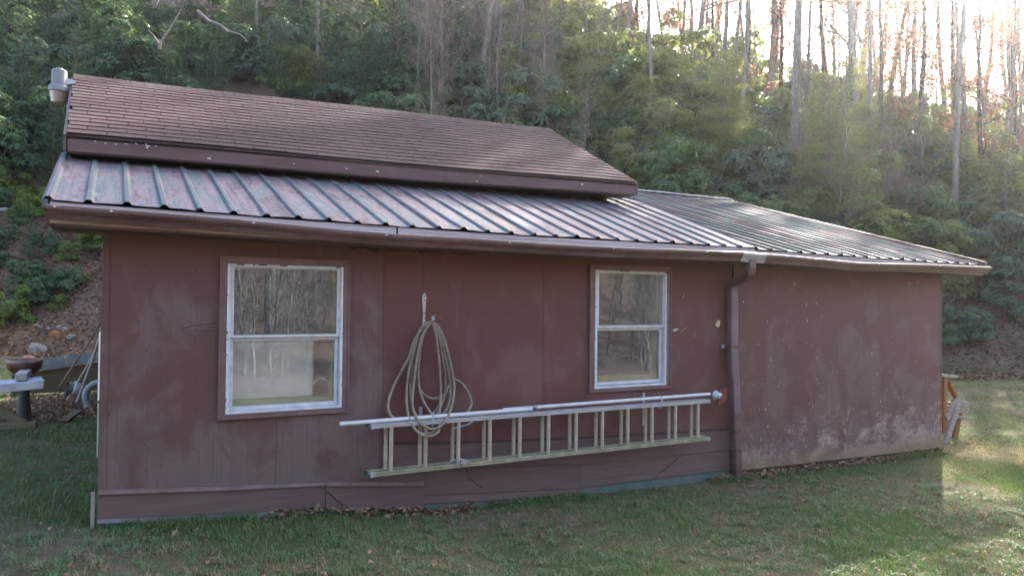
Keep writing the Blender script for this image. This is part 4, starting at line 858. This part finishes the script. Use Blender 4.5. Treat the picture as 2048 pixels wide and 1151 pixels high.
# ---- rhododendron thicket on the bank
def put_rhodo(x, y, s, kind, label, group=None, hz=1.):
    me, st = random.choice(RH)[kind]; return plant('rhododendron', label, 'shrub', gp(x, y), [('foliage', me), ('stems', st)], random.uniform(0, 6.28), (s, s, s*hz), group)
spots = []
cnt = 0
def XY(X, s): return X+.447*s, max(17-.5*X, -1.)+.894*s*1.25
for row, (s0, step) in enumerate(((1.9, 1.9), (3.6, 1.9), (5.4, 2.0), (7.4, 2.1), (9.6, 2.3), (12, 2.5), (15, 2.8), (18.5, 3.2), (22.5, 3.6), (27, 4.2), (32, 4.8), (38, 5.5))):
    X = -9-row*1.0 + (row % 2)*1.1
    while X < 40:
        x, y = XY(X, s0); sc_ = np.interp(x-.55*y, [2, 12, 26], [50, 27, 20])
        if s0 < sc_+1 and x < 46:
            jx, js = random.uniform(-.7, .7), random.uniform(-.8, .8); x, y = XY(X+jx, s0+js)
            ok = not (X < 2.5 and s0 < 3.7)         # open dirt bank at left
            if X > 16 and s0 < 2.5: ok = False
            if ok: spots.append((x, y, random.uniform(.95, 1.4)*(1+.15*(row > 4)+.25*(s0 > sc_-4)), X, s0))
        X += step
for (x, y, s, X, s0) in spots:
    if X < 1 and random.random() < .15: continue
    k = 'rhodo_b' if (8 < X < 12 or random.random() < .3) else 'rhodo'
    if random.random() < .05 and s0 > 8: k = 'rhodo_y'
    tone = {'rhodo': 'dark green', 'rhodo_b': 'blue-green', 'rhodo_y': 'yellow-green'}[k]; tier = 'at the foot of' if s0 < 5 else ('halfway up' if s0 < 14 else 'near the top of')
    rg = x-.55*y; where, gr_ = ('the left bank', 'rhododendrons on the left bank') if rg < -3 else (('the bank behind the shingle roof', 'rhododendrons behind the shingle roof') if rg < 8 else (('the bank behind the metal roof', 'rhododendrons behind the metal roof') if rg < 20 else ('the sunlit right bank', 'rhododendrons on the right bank')))
    lb_ = '%s leafy rhododendron %s %s' % (tone, tier, where)
    put_rhodo(x, y, s, k, lb_, gr_); cnt += 1
# distinct ones
def pxput(x, y, fn, **kw):
    p = on_terrain(x, y)
    if p is not None: return fn(p, **kw)
def prh(x, y, s, kind, label, hz=1.): p = on_terrain(x, y); return put_rhodo(p.x, p.y, s, kind, label, None, hz) if p else None
prh(20, 655, .42, 'rhodo_y', 'small yellow-green rhododendron sapling on the dirt bank at the left edge', 1.2)
prh(25, 400, .5, 'rhodo_y', 'bright low rhododendron above the pale stone at the left edge')
prh(110, 425, .42, 'rhodo_y', 'small bright shrub just left of the metal roof end')
prh(95, 255, .5, 'rhodo_y', 'bright leafy shrub directly below the security light')
prh(30, 270, .7, 'rhodo_y', 'yellowish shrub left of and below the security light')
prh(1925, 680, .62, 'rhodo_b', 'blue-green rhododendron overhanging the leaf litter beside the right wall', .8)
prh(2020, 640, .75, 'rhodo_b', 'blue-green rhododendron at the right edge above the leaf litter', .8)
prh(1880, 700, .36, 'rhodo', 'lowest small rhododendron right beside the shed corner')
prh(1060, 250, 1.0, 'rhodo_y', 'bright green rounded shrub behind the right roof peak')
prh(910, 215, 1.25, 'rhodo_b', 'large blue-green rhododendron left of the leaning pale trunks')
for i in range(60):
    x, y = random.uniform(-10, 200), random.uniform(260, 620); p = on_terrain(x, y)
    if p: kk_ = random.choice(('rhodo_y', 'rhodo', 'rhodo')); me, st = random.choice(RH)[kk_]; k_ = random.uniform(.12, .34); plant('low_shrub', '%s %s seedling on the left bank %s' % ('knee-high' if k_ > .23 else 'ankle-high', 'yellow-green' if kk_ == 'rhodo_y' else 'dark green', 'above the eave line' if y < 420 else ('beside the front wall corner' if x > 100 else 'above the stone pile')), 'seedling', gp(p.x, p.y), [('foliage', me), ('stems', st)], random.uniform(0, 6), (k_, k_, k_*1.2), 'seedlings on the left bank')
prh(455, 165, 1.2, 'rhodo', 'dark rhododendron just above the left third of the shingle roof ridge')
prh(515, 172, 1.0, 'rhodo_b', 'blue-green rhododendron just above the shingle roof ridge beside the very thin stem')
prh(400, 150, 1.1, 'rhodo', 'rounded rhododendron under the crooked dead branch')
# ---- pines on left bank
pines = [(40, 250, 1.0), (150, 235, .9), (105, 345, .62), (230, 150, 1.2), (330, 190, .8), (430, 200, .9), (560, 175, 1.), (640, 190, 1.1), (720, 190, 1.15), (790, 175, 1.25), (850, 215, .8), (700, 90, 1.2), (480, 100, 1.1), (280, 60, 1.2), (90, 120, 1.1), (10, 150, 1.2), (1180, 330, .8), (380, 40, 1.2), (180, 60, 1.2), (900, 120, 1.1), (600, 60, 1.3), (1000, 230, .6), (60, 480, .35), (180, 420, .4), (140, 300, .6)]
for i, (x, y, s) in enumerate(pines):
    p = on_terrain(x, y+60)
    if p is None: continue
    nd, tk = random.choice(PN)
    lab = {0: 'tall white pine sapling at the far left edge', 2: 'young pine just behind the security light', 16: 'low pine right of the shingle roof end'}.get(i, 'soft green pine sapling on the bank %s' % ('left of the roof peak' if x < 140 else ('above the left half of the shingle roof' if x < 500 else 'above the right half of the shingle roof')))
    plant('pine_sapling', lab, 'pine', gp(p.x, p.y), [('foliage', nd), ('trunk', tk)], random.uniform(0, 6), (s, s, s), None if i in (0, 2, 16) else 'pine saplings on the bank')
# ---- hemlocks at right
for i in range(165):
    X = random.uniform(11, 42); s = random.uniform(2.6, 17) if i < 95 else random.uniform(10, 22); x, y = XY(X, s); me_, st_ = random.choice(LA); k = random.uniform(.7, 1.25)*(1 if i < 95 else 1.3)
    if X < 18 and s < 6: continue
    rg = x-.55*y; plant('laurel', '%s laurel with small bright leaves %s %s' % ('tall' if k > 1 else 'low', 'near the skyline' if s > 10 else ('halfway up' if s > 5.5 else 'at the foot of'), 'the far right bank' if rg > 24 else ('the right bank' if rg > 13 else 'the bank above the metal roof')), 'shrub', gp(x, y), [('foliage', me_), ('stems', st_)], random.uniform(0, 6), (k, k, k*random.uniform(.9, 1.2)), 'laurels on the right bank')
for i in range(11):
    X = random.uniform(15, 40); s = random.uniform(4.0, 13); x, y = XY(X, s); nd, tk = random.choice(HM); k = random.uniform(.6, 1.0)
    rg = x-.55*y; plant('hemlock', 'feathery hemlock glowing %s, %s the right bank' % ('yellow-green against the sky' if s > 8 else 'olive green before the thicket', 'farthest along' if rg > 24 else ('midway along' if rg > 13 else 'nearest the roof end of')), 'hemlock', gp(x, y), [('foliage', nd), ('trunk', tk)], random.uniform(0, 6), (k*1.15, k*1.15, k), 'hemlocks on the right bank')
# ---- tree trunks
def tree_px(xb, yb, xt, wpx, label, group=None, dist=None, H=17., parts=None, name='bare_tree'):
    p = on_terrain(xb, yb)
    if p is None or dist:
        k = ray(xb, 575); k = Vector((k.x, k.y, 0)).normalized(); dd = dist or 42; p = Vector((CAM.x, CAM.y, 0))+k*dd; p.z = float(terr(p.x, p.y))
    D = (p-CAM).dot(fw); rad = wpx*D/F/2; lean = math.atan((xt-xb)/max(yb, 60))*1.
    tk, cr = random.choice(BT) if parts is None else parts; sxy = rad/.15; H_ = H/16
    e = plant(name, label, 'tree', (p.x, p.y, p.z-.1), [('trunk', tk), ('crown', cr)], 0, (sxy, sxy, H_), group)
    ax = Vector(fw); ax.z = 0; q = Matrix.Rotation(lean, 4, ax.normalized()); rz = Matrix.Rotation(random.uniform(0, 6.28), 4, 'Z')
    e.rotation_euler = (q @ rz).to_euler(); 
    br_s = H_*random.uniform(.8, 1.0)/sxy     # keep the crown at its own width
    e.children[1].scale = (min(br_s, 1.6), min(br_s, 1.6), 1); return e
named = [(955, 195, 987, 12, 'pale slender trunk leaning right behind the shingle roof ridge'), (1014, 140, 1044, 9, 'thin pale trunk leaning right, second from the leaning pale tree'), (986, 112, 996, 6, 'thinnest upright trunk between the two leaning pale trunks'),
 (1385, 235, 1403, 13, 'pale knobby trunk standing left of the big glowing tree'), (1672, 300, 1712, 26, 'thickest pale trunk, washed in sunlight, above the metal roof'), (1447, 165, 1452, 22, 'thick grey straight trunk behind the laurel thicket'),
 (908, 80, 908, 18, 'broad grey trunk at the top left of the leaning pale trunks'), (635, 215, 632, 4, 'very thin straight stem rising above the middle of the roof ridge'), (515, 150, 513, 4, 'very thin pale stem above the left part of the roof ridge'), (1545, 270, 1550, 9, 'slim pale trunk left of the thickest trunk')]
for t in named: tree_px(*t[:4], t[4])
for i in range(76):
    x = random.uniform(1150, 2150) if i < 62 else random.uniform(150, 1200)
    if i < 62: tree_px(x, 200, x+random.uniform(-25, 35), random.uniform(3, 9), 'thin bare tree on the skyline %s' % ('above the end of the shingle roof' if x < 1400 else 'above the metal roof' if x < 1750 else 'at the upper right'), 'bare trees on the skyline', dist=random.uniform(36, 62), H=random.uniform(13, 19))
    else: tree_px(x, random.uniform(10, 50), x+random.uniform(-12, 20), random.uniform(5, 12), 'bare grey tree standing in the dark thicket at the upper left', 'bare trees at the upper left', H=random.uniform(12, 16))
for i, (x, d, s) in enumerate(((1290, 40, .8), (1560, 37, 1.), (1640, 40, 1.1), (1760, 34, 1.0), (1840, 38, 1.1), (1960, 34, .9), (1420, 42, .9), (1270, 45, 1.), (1500, 44, 1.2), (1700, 45, 1.2), (1900, 44, 1.2), (2030, 42, 1.2), (1360, 50, 1.2))):
    k = ray(x, 575); k = Vector((k.x, k.y, 0)).normalized(); p = Vector((CAM.x, CAM.y, 0))+k*d; tk, lm, cr = OK_[i % 2]
    plant('oak_tree', '%s oak with russet leaves against the bright sky %s' % ('larger' if s > 1 else 'smaller', 'above the middle of metal roof' if x < 1600 else 'near the upper right corner'), 'oak', gp(p.x, p.y), [('trunk', tk), ('limbs', lm), ('crown', cr)], random.uniform(0, 6), (s, s, s), 'russet oaks at upper right')
for i, (x, d, h, w_) in enumerate(((1300, 34, 18, 5), (1480, 33, 19, 6), (1600, 31, 18, 5), (1745, 33, 19, 6), (1905, 33, 20, 7), (2060, 32, 19, 6), (2200, 31, 20, 7))):
    tree_px(x, 330, x+random.uniform(-15, 25), w_, 'tall bare tree rising from the sunlit bank right of the shed', 'tall bare trees on the right bank', dist=d, H=h)
tr, br, lv = bare_proto(91, H=17, r0_=.2, low=.55, nbr=34, leaves=9500, spread=.35, leafL=.17); SH = (mesh_of(tr, 'trunk', M['bark'], True), mesh_of(br, 'limbs', M['bark']), np_mesh('crown', lv[0], lv[1], M['oakleaf']))
for i, (x, y, s, lab) in enumerate(((23.6, 14.1, 1.05, 'tall oak with high leafy crown shading the shingle roof'), (26.8, 13.8, 1.1, 'tall oak with high leafy crown shading the end of metal roof'))):
    plant('oak_tree', lab, 'oak', gp(x, y), [('trunk', SH[0]), ('limbs', SH[1]), ('crown', SH[2])], i*2.1, (s, s, s))
# ---- bare trees behind the camera, mirrored in the panes
tr, br, _ = bare_proto(77, H=4.2, r0_=.045, low=.05, nbr=26, spread=.9); BR = (mesh_of(tr, 'stem', M['bark']), mesh_of(br, 'twigs', M['bark']))
for i in range(130):
    x, y = random.uniform(-2, 22), random.uniform(-20, -11.); s = random.uniform(.6, 1.2)
    plant('bare_bush', 'leafless bush across the clearing, mirrored in the window panes', 'bush', gp(x, y), [('stem', BR[0]), ('twigs', BR[1])], random.uniform(0, 6), (s, s, s), 'bare bushes mirrored in the windows')
for i in range(60):
    x, y = random.uniform(-14, 34), random.uniform(-34, -13); tk, cr = random.choice(BT); s = random.uniform(.4, .8)
    plant('bare_tree', 'bare tree across the clearing, mirrored in the window panes', 'tree', gp(x, y), [('trunk', tk), ('crown', cr)], random.uniform(0, 6), (s, s, s), 'bare trees mirrored in the windows')
tr, br, _ = bare_proto(81, H=7.5, r0_=.05, low=.08, nbr=30, spread=.7); SP = (mesh_of(tr, 'stem', M['twig']), mesh_of(br, 'twigs', M['twig']))
for i in range(150):
    X = random.uniform(6, 40); s_q = random.uniform(3, 32); x, y = XY(X, s_q)
    if x > 46: continue
    k = random.uniform(.6, 1.15); near = s_q < 14; rg = x-.55*y; wh_ = 'behind the shingle roof' if rg < 8 else ('behind the metal roof' if rg < 20 else 'right of the shed')
    plant('bare_sapling', ('thin leafless sapling among the shrubs low on the bank ' if near else 'thin leafless sapling high on the bank ')+wh_, 'sapling', gp(x, y), [('stem', SP[0]), ('twigs', SP[1])], random.uniform(0, 6), (k, k, k), 'leafless saplings on the bank')
# ---- dead sticks and twig tangle
def dead_branch(pts, r_, label, Yd):
    o = MB().tube([CAM+ray(x, y)*Yd for x, y in pts], [r_*(1-.7*i/(len(pts)-1)) for i in range(len(pts))], 6).build('dead_branch', M['bark']); tag(o, label, 'branch')
dead_branch([(395, 22), (418, 42), (440, 50), (455, 62), (470, 66), (482, 70), (495, 84)], .05, 'pale crooked dead branch high in the dark thicket, upper left', 22)
dead_branch([(318, 98), (322, 84), (338, 62), (350, 42), (362, 20), (372, -5)], .045, 'pale forked dead sapling left of the crooked branch', 22)
dead_branch([(320, 90), (308, 72), (296, 60)], .025, 'short dead fork left of the pale sapling', 22)
def tangle():
    mb = MB(); r = random.Random(5)
    for _ in range(900):
        X = r.uniform(13, 34); s = r.uniform(2.5, 16); x, y = XY(X, s); z = gl(x, y)+r.uniform(.3, 4.5); a = r.uniform(-.5, .5)+r.choice((0, math.pi)); ln = r.uniform(.6, 2.0); d = Vector((math.cos(a)*.9, -math.cos(a)*.5+.3*math.sin(a), r.uniform(-.25, .35))).normalized()
        p = Vector((x, y, z)); pts = [p]
        for k in range(3): d = (d+Vector((r.uniform(-.15, .15), r.uniform(-.15, .15), r.uniform(-.15, .1)))).normalized(); pts.append(pts[-1]+d*ln/3)
        mb.tube(pts, [.012, .009, .006, .002], 3, False)
    o = mb.build('twig_tangle', M['twig']); tag(o, 'tangle of fine dead twigs catching the light on right bank', 'twigs', kind='stuff')
tangle()
# ---- dry grass plumes on the bank behind the roof peak
pg = on_terrain(172, 200); dgd = (pg-CAM).dot(fw); sc_g = dgd/F
dg = empty('dry_grass', 'tall tan dry grass plumes rising behind the left roof peak', 'grass clump', tuple(pg))
Rh = Vector((RV.x, RV.y, 0)).normalized()
for (dx, hh, pl) in ((-8, 120, 1), (-3, 92, 0), (32, 138, 1), (16, 100, 0), (-14, 70, 0), (12, 80, 0), (22, 66, 0), (-24, 58, 0), (38, 60, 0), (3, 70, 0)):
    a = Rh*random.uniform(-.05, .05); b = Rh*dx*sc_g+Vector((0, 0, hh*sc_g)); c = a.lerp(b, .55)-Rh*dx*sc_g*.2
    MB().tube([a, c, b], [.02, .014, .008], 4, False).build('stalk', M['grass_y'], dg)
    if pl: MB().tube([b-Vector((0, 0, .1)), b, b+Rh*.12+Vector((0, 0, .08))], [.008, .04, .006], 5).build('plume', M['grass_y'], dg)
# ------------------------------------------------------------------ grass, litter
def blades(n, xr, yr, name, mat, label, h=(.03, .08), w=.004, keep=None, r=None):
    X = rng.uniform(*xr, n); Y = rng.uniform(*yr, n)
    k = np.ones(n, bool) if keep is None else keep(X, Y); k &= ~((X > -.02) & (X < 9.96) & (Y > -.015) & (Y < 8.4)); X, Y = X[k], Y[k]; n = len(X); Z = terr(X, Y)-.004
    P = np.stack([X, Y, Z], 1); a = rng.uniform(0, 2*np.pi, n); hh = rng.uniform(*h, n)*(.7+.6*(np.sin(X*2.3+1.7*np.sin(Y*1.9)) > .2)); D = np.stack([np.cos(a), np.sin(a), np.zeros(n)], 1); Sx = np.stack([-np.sin(a), np.cos(a), np.zeros(n)], 1)
    b = rng.uniform(.2, 1.1, n)[:, None]; H_ = hh[:, None]; up = np.array([0, 0, 1.]); w_ = w*rng.uniform(.6, 1.3, n)[:, None]
    m1 = P+up*H_*.6+D*H_*b*.3; tp = P+up*H_*(1-.25*b)+D*H_*b*.9
    V = np.stack([P-Sx*w_/2, P+Sx*w_/2, m1+Sx*w_*.4, m1-Sx*w_*.4, tp], 1).reshape(-1, 3); i = np.arange(n)*5
    Fc = np.concatenate([np.stack([i, i+1, i+2], 1), np.stack([i, i+2, i+3], 1), np.stack([i+3, i+2, i+4], 1)]); me = np_mesh(name, V, Fc, mat); o = link(bpy.data.objects.new(name, me)); tag(o, label, 'grass', kind='stuff')
def patch(X, Y, f=1.0): return np.sin(X*1.7*f+2*np.sin(Y*1.3*f+.5))+np.sin(Y*2.3*f+1.4*np.sin(X*1.1*f))+.6*np.sin(X*4.3*f+Y*3.1*f)
infr = lambda X, Y: Y > np.interp(X, [-2, 0, 2.5, 6, 9, 14], [-1.2, -1.2, -1.9, -3.4, -3.4, -3])
blades(170000, (-1.6, 10), (-3.4, .0), 'lawn_grass', M['grass'], 'short green grass growing before the shed front', (.02, .065), .0042, lambda X, Y: infr(X, Y) & (patch(X, Y)+rng.normal(0, .9, len(X)) > -.1) )
blades(90000, (-1.6, 10), (-3.4, .0), 'dry_lawn_grass', M['grass_y'], 'tan dead grass mixed through the lawn before the shed', (.012, .035), .0035, lambda X, Y: infr(X, Y) & (patch(X, Y)+rng.normal(0, .9, len(X)) < .5))
blades(9000, (0, 10), (-.22, -.0), 'edge_grass', M['grass'], 'longer grass tufts along the foot of the wall', (.03, .085), .005, lambda X, Y: (patch(X*2, Y) > .2))
blades(70000, (-4.5, .0), (.0, 15.5), 'side_lawn_grass', M['grass'], 'green grass beside the left end of the shed', (.03, .07), .008, lambda X, Y: (rng.uniform(0, 1, len(X)) < np.clip((14-Y)/6, 0, 1)*.9) & (X > -.12*(Y+5.9)-.6))
blades(90000, (9.9, 26), (-3.2, 9.), 'sunny_lawn_grass', M['grass'], 'sunlit grass right of the shed', (.02, .05), .009, lambda X, Y: (slope_s(X, Y) < .8) & (patch(X, Y, .6)+rng.normal(0, .8, len(X)) > -.1))
blades(90000, (9.9, 26), (-3.2, 9.), 'sunny_dry_grass', M['grass_y'], 'straw coloured grass right of the shed', (.015, .04), .008, lambda X, Y: (slope_s(X, Y) < .4) & (patch(X, Y, .6)+rng.normal(0, .8, len(X)) < .5))
def tufts(nc, name, label, mat, h, w):
    cx_ = rng.uniform(-1.5, 8, nc); cy_ = rng.uniform(-3.3, -.05, nc); m_ = 16; X = np.repeat(cx_, m_)+rng.normal(0, .022, nc*m_); Y = np.repeat(cy_, m_)+rng.normal(0, .022, nc*m_)
    k = infr(X, Y) & (Y < -.02); X, Y = X[k], Y[k]; n = len(X); P = np.stack([X, Y, terr(X, Y)-.004], 1); a = rng.uniform(0, 2*np.pi, n); D = np.stack([np.cos(a), np.sin(a), 0*a], 1); Sx = np.stack([-np.sin(a), np.cos(a), 0*a], 1)
    H_ = rng.uniform(*h, n)[:, None]; b = rng.uniform(.5, 1.6, n)[:, None]; up = np.array([0, 0, 1.]); m1 = P+up*H_*.65+D*H_*b*.35; tp = P+up*H_*(1.05-.35*b)+D*H_*b; w_ = w*rng.uniform(.7, 1.3, n)[:, None]
    V = np.stack([P-Sx*w_/2, P+Sx*w_/2, m1+Sx*w_*.45, m1-Sx*w_*.45, tp], 1).reshape(-1, 3); i = np.arange(n)*5; Fc = np.concatenate([np.stack([i, i+1, i+2], 1), np.stack([i, i+2, i+3], 1), np.stack([i+3, i+2, i+4], 1)])
    o = link(bpy.data.objects.new(name, np_mesh(name, V, Fc, mat))); tag(o, label, 'grass', kind='stuff')
tufts(1500, 'grass_tufts', 'coarse pale green grass tufts scattered over the front lawn', M['grass_l'], (.035, .07), .005)
tufts(500, 'dry_tufts', 'dry straw tufts scattered over the front lawn', M['grass_y'], (.03, .07), .005)
def litter_sheet(n, fx, name, label, L=.07):
    X, Y = fx(n); n = len(X); Z = terr(X, Y)+rng.uniform(.01, .05, n); P = np.stack([X, Y, Z], 1); D = rng.normal(size=(n, 3))*np.array([1, 1, .35]); U = rng.normal(size=(n, 3))*.35+np.array([0, 0, 1]); V, Fc = leaf_cards(P, D, U, rng.uniform(.5, 1.2, n)*L, rng.uniform(.4, .8, n)*L, .3, .1)
    o = link(bpy.data.objects.new(name, np_mesh(name, V, Fc, M['litter']))); tag(o, label, 'leaves', kind='stuff')
def bankxy(n, X0=-6, X1=30, s1=9): X = rng.uniform(X0, X1, n); s = rng.uniform(-.8, s1, n); yb = np.maximum(17-.5*X, -1.); return X, yb+s*1.118
litter_sheet(60000, lambda n: bankxy(n), 'leaf_litter', 'brown fallen leaves covering the wooded bank', .13)
def lawnxy(n):
    X = rng.uniform(-1.5, 24, n); Y = rng.uniform(-3.2, 8, n); k = ~((X > -.1) & (X < 10) & (Y > -.03)) & (slope_s(X, Y) < 0) & (infr(X, Y) | (X > 10)); return X[k], Y[k]
litter_sheet(3600, lawnxy, 'scattered_leaves', 'scattered curled brown leaves lying on the lawn', .05)
def pilexy(n): return rng.normal(-.75, .35, n), rng.normal(6.6, .7, n)
litter_sheet(2600, pilexy, 'leaf_pile', 'drift of dead leaves round the bucket and tools', .08)
def edgexy(n): X = np.concatenate([rng.uniform(6.2, 9.9, n//2), rng.uniform(1.2, 2.9, n//4), rng.normal(6.3, .25, n//4)]); return X, -.02-np.abs(rng.normal(0, .09, len(X)))
litter_sheet(1300, edgexy, 'wall_foot_debris', 'dry stalks and leaf bits gathered at the wall foot', .06)
# ------------------------------------------------------------------ haze volume, added for the veiling lens glare toward the sun
HZ = .0007
if HZ:
    mt = bpy.data.materials.new('glare_haze'); mt.use_nodes = True; n = mt.node_tree.nodes; n.clear(); out = n.new('ShaderNodeOutputMaterial'); pv = n.new('ShaderNodeVolumePrincipled')
    pv.inputs['Color'].default_value = (.94, .97, 1, 1); pv.inputs['Density'].default_value = HZ; pv.inputs['Anisotropy'].default_value = .86; mt.node_tree.links.new(pv.outputs[0], out.inputs['Volume'])
    zt = float(GZ.max())+24; o = MB().box(gx[0]-3, gx[-1]+3, gy[0]-3, gy[-1]+3, float(GZ.min())-1.5, zt).build('haze', mt); o['kind'] = 'stuff'; o['label'] = 'thin haze added for the lens glare glow toward the sun'
